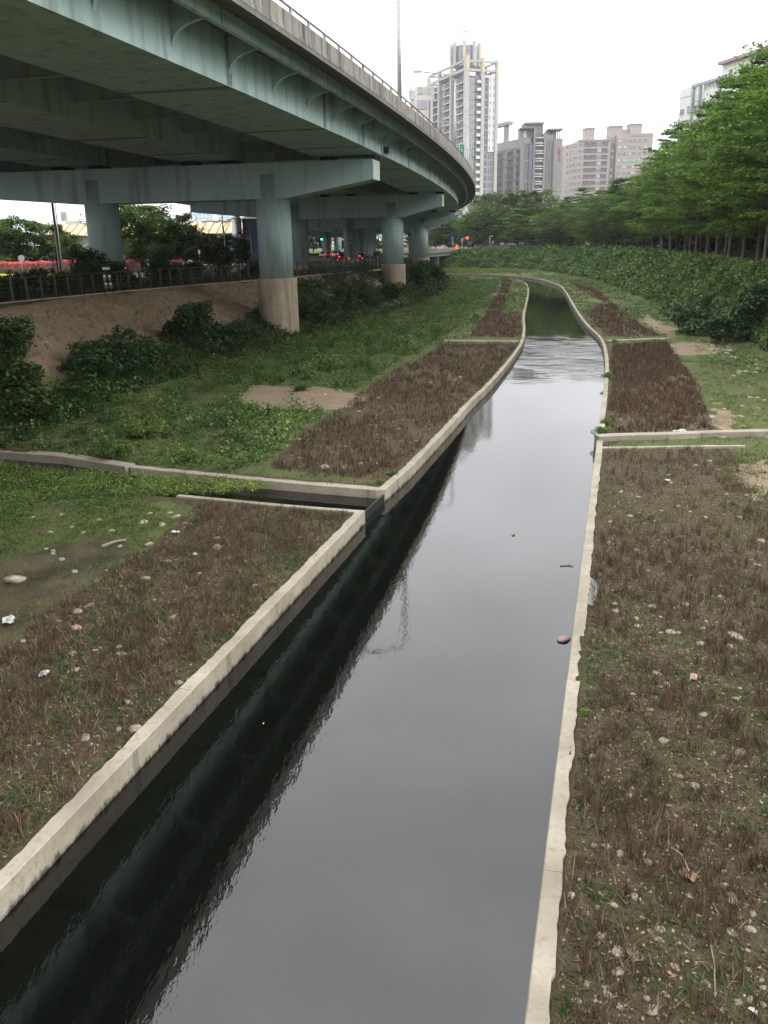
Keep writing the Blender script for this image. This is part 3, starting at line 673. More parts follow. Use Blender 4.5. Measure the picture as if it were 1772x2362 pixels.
def stuff(name, tmpl, P2d, scale, mats, dz=0., tilt=.2, zf=None, P3=None):
    P = P3 if P3 is not None else np.concatenate([P2d, (T(P2d) + dz)[:, None]], 1)
    V, Fc, Mi = scatter_np(tmpl, P, scale, tilt)
    return tag(link(name, npmesh(name, V, Fc, mats, Mi)), kind='stuff')
def off_walls(P, d=.36):
    m = ~poly_contains(CH, P) & (pl_dist([np.array(p, float) for p in CH], P) > d)
    return P[m]
R_MATS = [M['brown_leaf'], M['tan_leaf'], M['green_sprout']]
sticks = [tuft(random.randint(7, 13), .36, .011, .035, .16, .22, 2, (0, 1), (.93, .07)) for _ in range(8)]
sticks_far = [tuft(7, .40, .032, .08, .25, .3, 1, (0, 1), (.80, .20)) for _ in range(5)]
litter = [tuft(3, .12, .014, .03, 1.6, .2, 1, (0, 1), (.8, .2)) for _ in range(5)]
sprouts = [tuft(9, .085, .018, .05, .7, .9, 1, (2,), None) for _ in range(5)]
def plant_strip(poly, n, dn, label=None, tall=1.0, templ=sticks, green=.5, thin=0):
    P = off_walls(pts_in(poly, n, dn)); keep = .6 * wave(P[:, 0], P[:, 1], 1.0) + .8 * wave(P[:, 0] + 7, P[:, 1], .3) + rng.normal(0, .3, len(P)) > thin; P = P[keep]
    stuff('brown_plants', templ, P, rng.uniform(.55, 1.15, len(P)) * tall, R_MATS)
def cover(poly, n, dn):
    P = off_walls(pts_in(poly, n, dn), .3); k = wave(P[:, 0], P[:, 1], .8) + rng.normal(0, .5, len(P)) > .25
    stuff('green_sprouts', sprouts, P[k], rng.uniform(.6, 1.5, k.sum()), R_MATS)
    P = off_walls(pts_in(poly, int(n * 1.1), dn), .3); stuff('dead_litter', litter, P, rng.uniform(.5, 1.5, len(P)), R_MATS, dz=.01)
plant_strip(STRIP_R0, 5200, 1.0, thin=.1); cover(STRIP_R0, 5200, 1.1)
plant_strip(STRIP_L1, 4400, .5, thin=.0, tall=.85); cover(STRIP_L1, 6500, .5)
plant_strip(STRIP_L2, 5600, .5, tall=.95, templ=sticks_far + sticks[:5], thin=-.45)
plant_strip(STRIP_R1, 5200, .3, tall=1.0, templ=sticks_far + sticks[:2], thin=-.7)
plant_strip(STRIP_R2, 4200, .3, tall=1.0, templ=sticks_far, thin=-.6)
plant_strip(STRIP_L3, 3200, .3, tall=1.0, templ=sticks_far, thin=-.6)
cover(STRIP_L2, 2500, .6)

# slope-aware placing: where the ray through a pixel meets the terrain
def onT(px, py):
    d = ray(px, py); ts = np.linspace(8, 400, 4000); Q = np.outer(ts, d); Q[:, 2] += EYE; zt_ = T(Q); i = np.argmax(Q[:, 2] < zt_); return Q[i]
# low grass over the rest of the bed
BED = [p for p in LT] + [p for p in RT[::-1]]
P = pts_in(BED, 90000, 1.0); P = P[P[:, 1] > 5]; P = off_walls(P, .3)
m = np.ones(len(P), bool)
for s in STRIPS + SAND + MUD: m &= ~poly_contains(s, P)
P = P[m]; P = P[wave(P[:, 0], P[:, 1], 1.6) + rng.normal(0, .4, len(P)) > -.3][:40000]
BARE = SAND + MUD
gt = [tuft(7, .13, .03, .09, .6, .8, 1, (0, 1), (.7, .3)) for _ in range(6)]
stuff('low_grass', gt, P, rng.uniform(.6, 1.6, len(P)) * np.clip(np.hypot(P[:, 0], P[:, 1]) / 60, .8, 2.2), [M['grass_blade'], M['green_sprout']])

for q, n_ in ((PG([(-300, 1420), (-300, 1120), (0, 1110), (380, 1120), (430, 1180), (340, 1262), (240, 1320), (60, 1450), (0, 1495)]), 5200), (PG([(1700, 1200), (1640, 1030), (1672, 1040), (1900, 1060), (1950, 1400)]), 1500), (PG([(1600, 780), (1640, 985), (2000, 980), (2000, 820), (1772, 800)]), 5200)):
    P = off_walls(pts_in(q, n_, 0), .3); P = P[wave(P[:, 0], P[:, 1], 1.1) + rng.normal(0, .45, len(P)) > -.25]
    for b_ in MUD: P = P[~poly_contains(b_, P) | (rng.random(len(P)) < .18)]
    stuff('low_grass', gt, P, rng.uniform(.4, 1.0, len(P)), [M['grass_blade'], M['green_sprout']])
# weeds on the left: band between the slope and the brown strips
def veg(poly, n, templ, smin, smax, mats, name, dn=.6, thr=None, wl=2.5, dz=0, jit=.5, tilt=.25):
    P = pts_in(poly, n, dn); P = off_walls(P, .45)
    for q in SAND: P = P[~poly_contains(q, P)]
    if thr is not None: P = P[wave(P[:, 0] + 3, P[:, 1], wl) + rng.normal(0, jit, len(P)) > thr]
    s = rng.uniform(smin, smax, len(P)) * (1 + .35 * wave(P[:, 0], P[:, 1], 3.0))
    stuff(name, templ, P, np.clip(s, smin * .6, smax * 1.5), mats, dz, tilt)
W_MATS = [M['weed_leaf'], M['weed_dark'], M['white_flower'], M['grass_tall']]
weeds = [clump(34, .34, .30, .085, .5, (0, 2), (.996, .004), .55) for _ in range(6)]
weedsd = [clump(34, .42, .45, .14, .4, (1,), None, .7) for _ in range(6)]
talls = [tuft(26, .75, .022, .12, .35, .9, 3, (3,), None) for _ in range(5)]
V_mid = PG([(-60, 1035), (300, 1070), (560, 1086), (620, 1058), (700, 985), (800, 915), (900, 845), (1000, 790), (1060, 750), (1115, 700), (1150, 655), (1145, 645)]) + [(13, 178), (6.5, 123), (0, 100), (-7, 77), (-11, 60), (-13.5, 45), (-15.2, 34)]
V_far = [(9.5, 120), (13.5, 125), (16, 150), (18, 180), (19, 205), (12, 212), (10, 200), (10.5, 170), (8.8, 130)]
veg(V_mid, 7500, weeds, .6, 1.3, W_MATS, 'weeds', .5, -.9, 3.2)
veg(V_mid, 1300, talls, .6, 1.25, W_MATS, 'tall_grass', .4, .45, 2.6)
veg(V_mid, 2200, weedsd, .45, .95, W_MATS, 'broad_leaved_weeds', .4, .15, 3.8)
veg(V_mid, 2600, [clump(40, .4, .6, .11, .4, (0, 1), (.75, .25), .6) for _ in range(5)], .8, 1.6, W_MATS, 'tall_weeds', .25, .3, 1.8)
veg(V_far, 1500, weeds, 1.2, 2.0, W_MATS, 'weeds', 0, -.2)
# lower part of the left slope
V_low = [(-15.2, 31.5), (-13.2, 45), (-10.6, 60), (-6.5, 77), (.5, 100), (7, 123), (13, 178), (5, 178), (0, 128), (-3, 112), (-9, 92), (-10.8, 77), (-13.6, 62), (-15.4, 47), (-16.6, 36), (-17, 27), (-15.4, 27)]
veg(V_low, 6000, weedsd, .8, 1.6, W_MATS, 'slope_undergrowth', .3, -1.1, 3.0, .05)
veg(V_low, 1500, talls, .8, 1.5, W_MATS, 'tall_grass', .2, -.1, 3.0)
V_lowfar = [(1, 120), (3.5, 178), (2, 206), (-10, 214), (-6, 220), (3, 219), (10, 212), (14, 180), (9, 130)]
veg(V_lowfar, 1600, weedsd, 1.3, 2.6, W_MATS, 'slope_undergrowth', 0, None, 3.0, .1)
# creeping weeds beside the side stream and at its left end
V_str = [(-14.5, 26.5), (-9.5, 26.8), (-6.2, 26.9), (-4.2, 27.3), (-3.6, 28.0), (-6, 28.9), (-9, 29.6), (-12.5, 30.6), (-15.2, 32.0)]
P = pts_in(V_str, 1100, 0); stuff('creeping_weeds', weeds, P, rng.uniform(.45, .95, len(P)), W_MATS, dz=-.02, P3=np.concatenate([P, np.maximum(T(P), .1 + .3 * rng.random(len(P)))[:, None]], 1))
V_left = [(-15.5, 20), (-9.5, 24.3), (-7.6, 25.8), (-9, 27), (-15, 27.5)]
veg(V_left, 650, weeds, .5, .9, W_MATS, 'weeds', 0, .1, 1.4)
# right bed: ground weeds near the toe
V_rt = [(21, 50), (24.5, 45), (27.3, 62.4), (34, 107), (43.9, 175), (44.5, 215), (37, 212), (37, 170), (30.5, 125), (25.5, 95), (22, 70)]
veg(V_rt, 2600, weeds, .7, 1.5, W_MATS, 'weeds', .2, .35, 3.0)
# grass patch rows at the far bend
veg([(30, 235), (42, 235), (38, 262), (20, 278), (5, 280), (2, 236)], 1500, weeds, 1.3, 2.4, W_MATS, 'weeds', 0, None)

# vines hanging over the right slope
vt = [clump(34, .8, .55, .30, .4, (0, 1), (.8, .2), .8) for _ in range(8)]
LRT = resample([np.array(p, float) for p in RT], 1.0); LRC = resample([np.array(p, float) for p in RC], 1.0)
def slope_pts(n, ymax_w):
    LT_ = np.array([p for p in LRT]); LC_ = np.array([p for p in LRC])
    lt = np.cumsum(np.r_[0, np.linalg.norm(np.diff(LT_, axis=0), axis=1)]); lc = np.cumsum(np.r_[0, np.linalg.norm(np.diff(LC_, axis=0), axis=1)])
    # match stations by knot index so that the two lines stay paired
    kt = np.interp(np.arange(len(RT)), np.arange(len(RT)), np.arange(len(RT)))
    u = ymax_w(n); RTa = np.array(RT, float); RCa = np.array(RC, float)
    kk = np.minimum(len(RT), len(RC)); a = np.stack([np.interp(u, np.arange(kk), RTa[:kk, i]) for i in (0, 1)], 1)
    kc = [0, 1, 2, 3, 4, 5, 6, 7, 8, 9, 10, 11]; b = np.stack([np.interp(u, np.arange(kk), RCa[:kk, i]) for i in (0, 1)], 1)
    v = rng.random(n)[:, None]; return a + (b - a) * v, v[:, 0]
def wy(n): return rng.choice([2, 3, 4, 5, 6, 7, 8, 9], n, p=[.10, .30, .22, .10, .09, .08, .08, .03]) + rng.random(n)
P, v = slope_pts(9500, wy)
z = T(P) + .2 + .75 * np.clip(wave(P[:, 0], P[:, 1], 1.7), -.6, 1.3) * np.sin(np.pi * np.clip(v, 0, .93) + .15)
dd = np.hypot(P[:, 0], P[:, 1]); sc_ = rng.uniform(.7, 1.25, len(P)) * np.clip(dd / 110, .85, 1.9)
V_MATS = [M['vine'], M['weed_dark']]
bald = (P[:, 1] < 84) & (v > .72) & (wave(P[:, 0], P[:, 1], 2.2) > -.2)
P, z, sc_ = P[~bald], z[~bald], sc_[~bald]
stuff('vine_cover', vt, None, sc_, V_MATS, P3=np.concatenate([P, z[:, None]], 1), tilt=.5)
# grass along the top of the right bank
Ptop = []
for a, b in zip(RC[1:-2], RC[2:-1]):
    a = np.array(a, float); b = np.array(b, float); n = int(np.linalg.norm(b - a) * 7); t = rng.random(n)[:, None]; d = (b - a) / np.linalg.norm(b - a); nn = np.array([d[1], -d[0]])
    q = a + (b - a) * t + nn * (abs(rng.normal(0, 2.8, n))[:, None] - .3); Ptop.append(q)
Ptop = np.concatenate(Ptop); Ptop = Ptop[(pl_dist(RC, Ptop) > 1.9) | (Ptop[:, 1] > 100)]
stuff('bank_top_grass', [clump(16, .6, .16, .16, .5, (0,), None, .4) for _ in range(4)], Ptop, rng.uniform(.6, 1.3, len(Ptop)), [M['grass_blade']])

# ------------------------------------------------------------------ shrubs
def leafy_bush(seed, rx, ry, h, size, n, lobes=9, mat=None, up=.5, gap=.0):
    r = np.random.default_rng(seed); C = []
    for _ in range(lobes):
        a = r.uniform(0, 6.28); q = r.uniform(.1, .75); C.append((math.cos(a) * rx * q, math.sin(a) * ry * q, h * r.uniform(.3, .85), r.uniform(.28, .5)))
    P = []
    for i in range(lobes):
        k = n // lobes; d = r.normal(0, 1, (k, 3)); d /= np.linalg.norm(d, axis=1)[:, None]; rr = r.uniform(.55, 1.05, k)[:, None]
        c = C[i]; P.append(np.array(c[:3]) + d * rr * np.array([rx * c[3], ry * c[3], h * c[3] * .75]))
    P = np.concatenate(P); P = P[P[:, 2] > .02]
    V, Fc = leaf_quads(P, np.full(len(P), size), up, .75)
    st = MB()
    for c in C: st.tube((0, 0, 0), (c[0] * .9, c[1] * .9, c[2]), .03, .012, 4, False)
    return npmesh('foliage', V, Fc, [mat or M['weed_dark']]), st.mesh('stem', M['bark'])
def bush(x, y, variant, label, s=1., rz=None, group=None, z=None, name='shrub'):
    gz = z if z is not None else float(T(np.array([[x, y]]))[0]); r = empty(name, (x, y, gz - .08), random.uniform(0, 6.28) if rz is None else rz, label, name.replace('_', ' '), group)
    r.scale = (s, s, s); link('foliage', variant[0], r); link('stem', variant[1], r); return r
BV = [leafy_bush(11, 1.6, 1.4, 1.9, .20, 2200), leafy_bush(12, 1.9, 1.5, 1.6, .20, 2400), leafy_bush(13, 1.2, 1.2, 1.5, .17, 1500), leafy_bush(14, 1.4, 1.3, 2.3, .19, 2300, 11)]
BG = [leafy_bush(21, 1.3, 1.2, 1.2, .11, 2200, 9, M['weed_leaf']), leafy_bush(22, 1.5, 1.1, .9, .11, 2200, 8, M['weed_leaf'])]
def onpx(px, py, zg):                    # ground point under a pixel at height zg above the bed
    return G(px, py, zg)
for (px, py, v, s, lb) in ((275, 868, 0, 1.15, 'big dark broad leaved shrub low on the earth slope, left of two'),
        (215, 872, 1, .9, 'dark shrub at the left foot of the big shrub on the earth slope'),
        (330, 858, 2, 1.05, 'smaller dark shrub between the two big shrubs on the earth slope'),
        (450, 815, 3, 1.15, 'big dark shrub on the earth slope, right of two, toward the nearest pier'),
        (520, 805, 1, 1.0, 'wide low dark shrub just left of the nearest pier foot'),
        (405, 790, 2, .9, 'small thin dark bush between the two big shrubs, higher on the slope'),
        (465, 735, 2, .75, 'flat dark bush near the top of the earth slope'),
        (60, 975, 1, .9, 'dark shrub in the weeds at the left edge above the side stream'),
        (15, 930, 0, 1.0, 'dark shrub cut by the left edge of the picture, above the side stream wall'),
        (40, 850, 3, .85, 'open branched dark shrub at the left edge against the bare earth'),
        (725, 745, 1, 1.1, 'dark shrub right behind the nearest pier foot'),
        (765, 735, 2, 1.2, 'low dark shrub on the slope right of the nearest pier foot'),
        (800, 722, 3, .95, 'dark shrub between the first and second piers'),
        (850, 705, 0, 1.0, 'dark shrub just left of the second pier foot'),
        (900, 690, 1, 1.0, 'dark shrub in front of the second pier foot'),
        (965, 672, 3, 1.3, 'tall dark shrub right of the second pier foot'),
        (1005, 655, 0, 1.4, 'dark shrub under the third pier at the edge of the weeds'),
        (985, 640, 1, 1.5, 'dark shrub at the third pier foot')):
    p = onT(px, py); bush(p[0], p[1], BV[v], lb, s * 1.2)
for (px, py, v, s, lb) in ((440, 1065, 0, .45, 'bright green bush touching the pale wall of the side stream'), (262, 1060, 0, .75, 'grassy green bush behind the dark wall at the left'), (550, 850, 1, .8, 'pale green bush left of the bare earth patch'), (700, 900, 1, .6, 'low green bush in the bare earth patch'),
                            (640, 880, 1, .7, 'low green bush behind the bare earth patch'), (330, 1010, 1, .8, 'light green bush amid the weeds left of the litter bag')):
    p = onT(px, py); bush(p[0], p[1], BG[v], lb, s)
for (px, py, v, s, lb) in ((1600, 770, 1, 1.5, 'dark shrub spreading from the foot of the right slope'), (1680, 790, 0, 1.35, 'big dark shrub low on the right slope near the picture edge'), (1740, 770, 3, 1.4, 'dark shrub at the right edge under the rocky slope'), (1630, 735, 0, 1.3, 'dark shrub halfway up the right slope'), (1765, 730, 1, 1.6, 'dark shrub at the right edge halfway up the slope')):
    p = onT(px, py); bush(p[0], p[1], BV[v], lb, s)

# ------------------------------------------------------------------ trees
def make_tree(seed, H, rad, trunk_r, bare, leaf, nb, per, mat, layered=True, bark='bark', slim=.0):
    r = np.random.default_rng(seed); wood = MB(); P = []; x = y = 0
    seg = 7; pts = [(0, 0, -.3)]; 
    for i in range(1, seg + 1):
        x += r.normal(0, .07); y += r.normal(0, .07); pts.append((x, y, H * .93 * i / seg))
    for i in range(seg): wood.tube(pts[i], pts[i + 1], trunk_r * (1 - i / (seg + .6)), trunk_r * (1 - (i + 1) / (seg + .6)), 8, False)
    for b in range(nb):
        t = (b + r.random()) / nb; h = H * (bare + (.97 - bare) * t); az = b * 2.4 + r.normal(0, .4)
        prof = math.sin(math.pi * min(1, (t * .86 + .16))) ** .6 if layered else math.sqrt(max(.05, 1 - (2 * t - .9) ** 2))
        L = rad * prof * r.uniform(.55, 1.2); k = np.clip(h / (H * .93) * seg, 0, seg - .01); i = int(k); p0 = np.array(pts[i]) + (np.array(pts[i + 1]) - np.array(pts[i])) * (k - i)
        el = r.uniform(.02, .28) if layered else r.uniform(-.1, .7)
        d = np.array([math.cos(az) * math.cos(el), math.sin(az) * math.cos(el), math.sin(el)]); p1 = p0 + d * L
        wood.tube(p0, p1, max(.015, trunk_r * .28 * (1 - t * .6)), .012, 4, False)
        for j in range(4):
            f = (.38, .6, .8, 1.0)[j]; c = p0 + d * L * f + np.array([r.normal(0, .25), r.normal(0, .25), r.normal(0, .1)]) * L * .25
            n = per; w = L * (.24 + .10 * math.sin(f * 3)) * r.uniform(.8, 1.2); q = r.normal(0, .55, (n, 3)) * [w, w, w * (.13 if layered else .6)]
            q[:, 2] -= (q[:, 0] ** 2 + q[:, 1] ** 2) * .05
            P.append(c + q)
    n = per * 5; P.append(np.array([x, y, H * .94]) + r.normal(0, .5, (n, 3)) * [rad * .3, rad * .3, H * .03])
    P = np.concatenate(P); V, Fc = leaf_quads(P, np.full(len(P), leaf), 1.2 if layered else .6, .62)
    return npmesh('crown', V, Fc, [mat]), wood.mesh('trunk', M[bark], True)
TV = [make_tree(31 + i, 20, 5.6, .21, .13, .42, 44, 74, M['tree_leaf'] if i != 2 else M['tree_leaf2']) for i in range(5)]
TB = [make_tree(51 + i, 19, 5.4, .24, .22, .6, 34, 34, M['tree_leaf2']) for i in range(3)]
TR = [make_tree(61 + i, 7, 2.9, .14, .12, .30, 38, 56, M['tree_far'] if i % 2 else M['tree_leaf2'], False) for i in range(4)]
def tree(x, y, v, label, s=(1, 1, 1), group=None, z=None, lean=0):
    gz = z if z is not None else float(T(np.array([[x, y]]))[0]); r = empty('tree', (x, y, gz), random.uniform(0, 6.28), label, 'tree', group); r.scale = s
    link('crown', v[0], r); link('trunk', v[1], r)
    if lean: r.rotation_euler[0] = lean
    return r
LRC3 = resample([np.array(p, float) for p in RC[2:10]], .5)
def along(off, s):
    i = min(int(s / .5), len(LRC3) - 2); a, b = LRC3[i], LRC3[i + 1]; d = (b - a) / np.linalg.norm(b - a); return a + np.array([d[1], -d[0]]) * off
tot = len(LRC3) * .5; ORD = ['first', 'second', 'third', 'fourth', 'fifth', 'sixth', 'seventh', 'eighth', 'ninth', 'tenth', 'eleventh', 'twelfth', 'thirteenth', 'fourteenth', 'fifteenth', 'sixteenth', 'seventeenth', 'eighteenth', 'nineteenth', 'twentieth']
WALKER_S = None
S_ = np.arange(2, tot - 3, .5); wp = np.array([46.2, 156.0]); sW = S_[np.argmin([np.linalg.norm(along(1, s) - wp) for s in S_])]
row = []; s = 3.
while s < tot - 4: row.append(s); s += random.uniform(4.2, 6.0) * (1 + s / 320)
nl = [s for s in row if s > sW]; nr = [s for s in row if s <= sW][::-1]
for s in row:
    if s in nl: i = nl.index(s); side = 'left'
    else: i = nr.index(s); side = 'right'
    p = along(random.uniform(2.6, 4.4), s); h = .88 + .14 * math.sin(s * .35) * random.random() + (.18 if p[1] < 95 else .17 if p[1] < 175 else .02) + random.uniform(-.04, .06)
    lab = f"{ORD[i]} front row tree of the right bank grove counting {side}wards from the walker" if i < 20 else f"front row tree of the right bank grove, number {i+1} {side}wards from the walker"
    h *= 1 - .22 * min(1, max(0, (p[1] - 178) / 55)); tree(p[0], p[1], TV[random.randrange(5)], lab, (1, 1, h * random.uniform(.92, 1.05)), 'front row of grove trees on the right bank')
s = 2.
while s < tot + 0 - 4:
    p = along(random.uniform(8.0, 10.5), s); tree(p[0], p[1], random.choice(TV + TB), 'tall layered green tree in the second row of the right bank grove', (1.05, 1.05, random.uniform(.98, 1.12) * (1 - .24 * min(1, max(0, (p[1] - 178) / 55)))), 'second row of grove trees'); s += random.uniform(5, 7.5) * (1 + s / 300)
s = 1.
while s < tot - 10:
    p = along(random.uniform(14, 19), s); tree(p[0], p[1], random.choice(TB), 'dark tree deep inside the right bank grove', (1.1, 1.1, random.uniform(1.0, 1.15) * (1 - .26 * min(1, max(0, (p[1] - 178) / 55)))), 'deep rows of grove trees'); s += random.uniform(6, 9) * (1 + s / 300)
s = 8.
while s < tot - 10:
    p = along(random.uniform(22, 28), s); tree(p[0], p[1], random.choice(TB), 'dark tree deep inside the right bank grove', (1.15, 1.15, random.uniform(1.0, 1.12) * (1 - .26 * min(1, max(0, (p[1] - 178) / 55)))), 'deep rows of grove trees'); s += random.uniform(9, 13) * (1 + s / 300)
for i, px in enumerate((690, 722, 748, 795, 815, 845, 870, 948, 968)):
    p = Gy(px, 560, 372 + 6 * (i % 3)); tree(p[0], p[1], TR[i % 4], 'distant roadside tree seen between the far columns under the deck', (2.3, 2.3, 1.6 + .2 * (i % 3)), 'distant trees beyond the far columns', BL)
# young tree near the walker with paler leaves
p = G(1548, 585, BANK); tree(p[0], p[1], make_tree(77, 9, 2.2, .09, .45, .3, 16, 22, M['weed_leaf'], True, 'bark_pale'), 'slim pale young tree on the bank edge right of the walker', z=BANK)
# far group around the bend, rounder and lighter
for px, Y, H, lb in ((1005, 330, 1.5, 'olive tree at the left end of the far bridge'), (1035, 335, 1.75, 'olive tree behind the blue sign pole at the far bridge'), (1062, 352, 1.5, 'thin olive tree in front of the beige tower base'), (1090, 325, 1.7, 'rounded olive tree right of the red round sign'), (1112, 318, 2.0, 'bright olive tree over the purple hedge, leftmost of three'), (1140, 312, 2.2, 'bright olive tree over the purple hedge, middle of three'),
                     (1165, 306, 2.45, 'bright olive tree over the purple hedge, rightmost of three'), (1195, 300, 2.5, 'dark rounded tree joining the grove to the olive trees'), (1130, 345, 2.9, 'tall dark rounded tree rising behind the olive trees'), (1225, 295, 2.6, 'rounded tree at the far end of the grove front')):
    p = Gy(px, 560, Y); tree(p[0], p[1], TR[random.randrange(4)], lb, (H * 1.25, H * 1.25, H), None, BANK)

# loose rubble, roots and dry tufts on the bare earth slope
Ps = pts_in([(-19, 30), (-21.3, 50), (-21.2, 65), (-17.6, 75.3), (-12, 86.5), (-2.3, 112.5), (-2, 104), (-9, 84), (-14, 66), (-17, 47)], 2600, 0)
bm = bmesh.new(); bmesh.ops.create_icosphere(bm, subdivisions=1, radius=.5); pebV = np.array([v.co[:] for v in bm.verts]) * [1.2, .8, .5]; pebF = np.array([[v.index for v in f.verts] for f in bm.faces]); bm.free()
stuff('slope_rubble', [(pebV * rng.uniform(.75, 1.25, pebV.shape), pebF, np.zeros(len(pebF), int)) for _ in range(5)], Ps, rng.uniform(.2, 1, len(Ps)) ** 3 * .34 + .04, [mottled('slope_earth_clods', (.13, .095, .06), (.27, .21, .14), 9, .95)], dz=.0)
Pr = Ps[:500]; stuff('dry_roots', [tuft(6, .5, .03, .1, 1.2, .8, 2, (0,), None) for _ in range(4)], Pr, rng.uniform(.4, 1.2, len(Pr)), [M['bark']])
KL = 1.28
def GyL(px, py, Y): return Gy(px, py, Y * KL)
# ================================================================== LEFT BL: fence, planting, road, buildings
FL = [G(px, py, BL)[:2] for px, py in ((-60, 705), (0, 700), (217, 678.6), (398, 662), (600, 646), (723, 635), (856, 623), (905, 618))]
FLr = resample(FL, .25)
def fpos(s):
    i = min(int(s / .25), len(FLr) - 2); a, b = FLr[i], FLr[i + 1]; d = (b - a) / np.linalg.norm(b - a); return a, d, np.array([-d[1], d[0]])
fen = empty('metal_fence', (0, 0, 0), 0, 'long dark grey metal railing with flat posts and thin rails along the left bank top', 'fence')
fp = MB(); fp.box(-.03, .03, -.07, .07, -.2, 1.2); fp.box(-.05, .05, -.09, .09, -.05, 0.02); fpm = fp.mesh('fence_post', M['fence'])
totF = len(FLr) * .25; s = .3
while s < totF - .5:
    a, d, n = fpos(s); link('fence_post', fpm, fen, (a[0], a[1], BL), (0, 0, math.atan2(d[1], d[0])), (1.2, 1.2, 1.25)); s += 1.5
for zz, r in ((1.2, .032), (.97, .012), (.74, .012), (.51, .012), (.28, .012)):
    mb = MB(); mb.path([(p[0], p[1], BL + zz * 1.25) for p in FLr[::4]], r, 6); mb.build('top_rail' if zz == 1.2 else 'wire_rail', M['fence'], fen)
mb = MB(); mb.loft([[(p[0] + .28, p[1] - .1, BL - .15), (p[0] + .28, p[1] - .1, BL + .05), (p[0] - .05, p[1], BL + .06), (p[0] - .05, p[1], BL - .15)] for p in FLr[::4]])
tag(mb.build('kerb', M['pier_concrete']), 'thin pale concrete kerb under the metal railing along the left bank top', 'kerb')

# notice frame standing on the fence
a, d, n = fpos(0); pf = G(250, 678, BL); pf = pf + np.array([0, .05, 0])
nb = empty('notice_board', (pf[0], pf[1], BL), R_(-8), 'small dark framed notice board with a white strip fixed to the metal railing', 'notice board'); nb.scale = (1.28,) * 3
mb = MB(); [mb.box(x, x + .04, 0, .04, 0, 1.95) for x in (-.27, .25)]; mb.box(-.27, .29, 0, .04, 1.91, 1.95); mb.box(-.27, .29, 0, .04, 1.62, 1.65); mb.build('frame', M['black'], nb)
mb = MB(); mb.box(-.22, .23, .01, .03, 1.50, 1.61); mb.build('header_panel', mottled('maroon_panel', (.08, .02, .04), (.1, .03, .05), 5, bumps=0), nb)
mb = MB(); mb.box(-.22, .23, .01, .03, 1.36, 1.49); mb.build('text_panel', M['white'], nb)
for x, zz in ((-.2, .93), (.1, .93), (-.16, .5), (.12, .5)):
    mb = MB(); mb.box(x, x + .15, -.03, -.01, zz, zz + .14); mb.build('sticker', M['white'], nb)
    mb = MB(); mb.box(x, x + .15, -.028, -.01, zz - .2, zz - .01); mb.build('sticker', M['rust_bolts'], nb)

# planting right behind the fence, in the shade of the deck
s = 1.0; k = 0
while s < totF - 1:
    a, d, n = fpos(s); off = random.uniform(.9, 3.6); p = a + n * off
    dxy = np.array([p[0], p[1], BL + .7 - EYE]); pxx = 886 + F_PX * (dxy @ _R) / (dxy @ _F)
    reg = 'left of the second column' if pxx < 215 else 'between the second column and the nearest pier' if pxx < 600 else 'between the nearest and second piers'
    cnt = globals().setdefault('shrub_count', {}); cnt[reg] = cnt.get(reg, 0) + 1; c_ = cnt[reg]
    lab = (f'{ORD[c_ - 1]} dark shrub behind the railing {reg}' if c_ <= 20 else f'dark shrub far along the railing {reg}')
    b = bush(p[0], p[1], BV[k % 4], lab, random.uniform(.7, 1.05) * (1 if p[1] < 82 else .42), None, 'dark shrubs planted behind the metal railing', BL); k += 1; s += random.uniform(.7, 1.5) * (1 + s / 60)
for px, py, Y, v, s_, lb in ((205, 600, 56, 3, 1.05, 'tall dark shrub in front of the second column, left of the notice board'), (270, 615, 58, 2, .8, 'drooping dark plant right of the notice board'), (505, 585, 72, 3, 1.1, 'tall dark shrub behind the railing left of the black lantern'), (455, 600, 76, 0, .9, 'rounded dark shrub behind the railing near the white van'), (590, 600, 70, 1, .9, 'dark shrub behind the railing beside the nearest pier')):
    p = GyL(px, py, Y); bush(p[0], Y * KL, BV[v], lb, s_ * KL, z=BL)

Pv = []
for s in np.arange(.5, totF - 1, .25):
    a, d, n = fpos(s)
    for _ in range(5): Pv.append(a + n * random.uniform(1.0, 6.5))
Pv = np.array(Pv); stuff('verge_planting', [clump(20, .45, .5, .15, .4, (0,), None, .7) for _ in range(5)], None, rng.uniform(.6, 1.3, len(Pv)) * np.where(Pv[:, 1] < 82, 1.2, .7), [M['weed_dark']], P3=np.concatenate([Pv, BL + rng.uniform(0, .35, (len(Pv), 1))], 1))
# road and its markings
rp = [G(x, y, BL + .015) for x, y in ((-500, 645), (300, 640), (650, 622), (800, 607), (880, 600), (925, 590), (900, 577), (800, 574), (700, 582), (560, 590), (300, 600), (-500, 618))]
me = bpy.data.meshes.new('road'); me.from_pydata([tuple(p) for p in rp], [], [tuple(range(len(rp)))]); me.materials.append(M['asphalt']); tag(link('road', me), kind='structure')
mb = MB()
for px in range(650, 860, 14):
    a = G(px, 603 - (px - 650) * .07, BL + .02); b = G(px + 6, 602.6 - (px - 650) * .07, BL + .02); mb.box(a[0], a[0] + .5, a[1], a[1] + 2.5, BL + .019, BL + .021)
tag(mb.build('road_marking', M['white']), kind='structure')
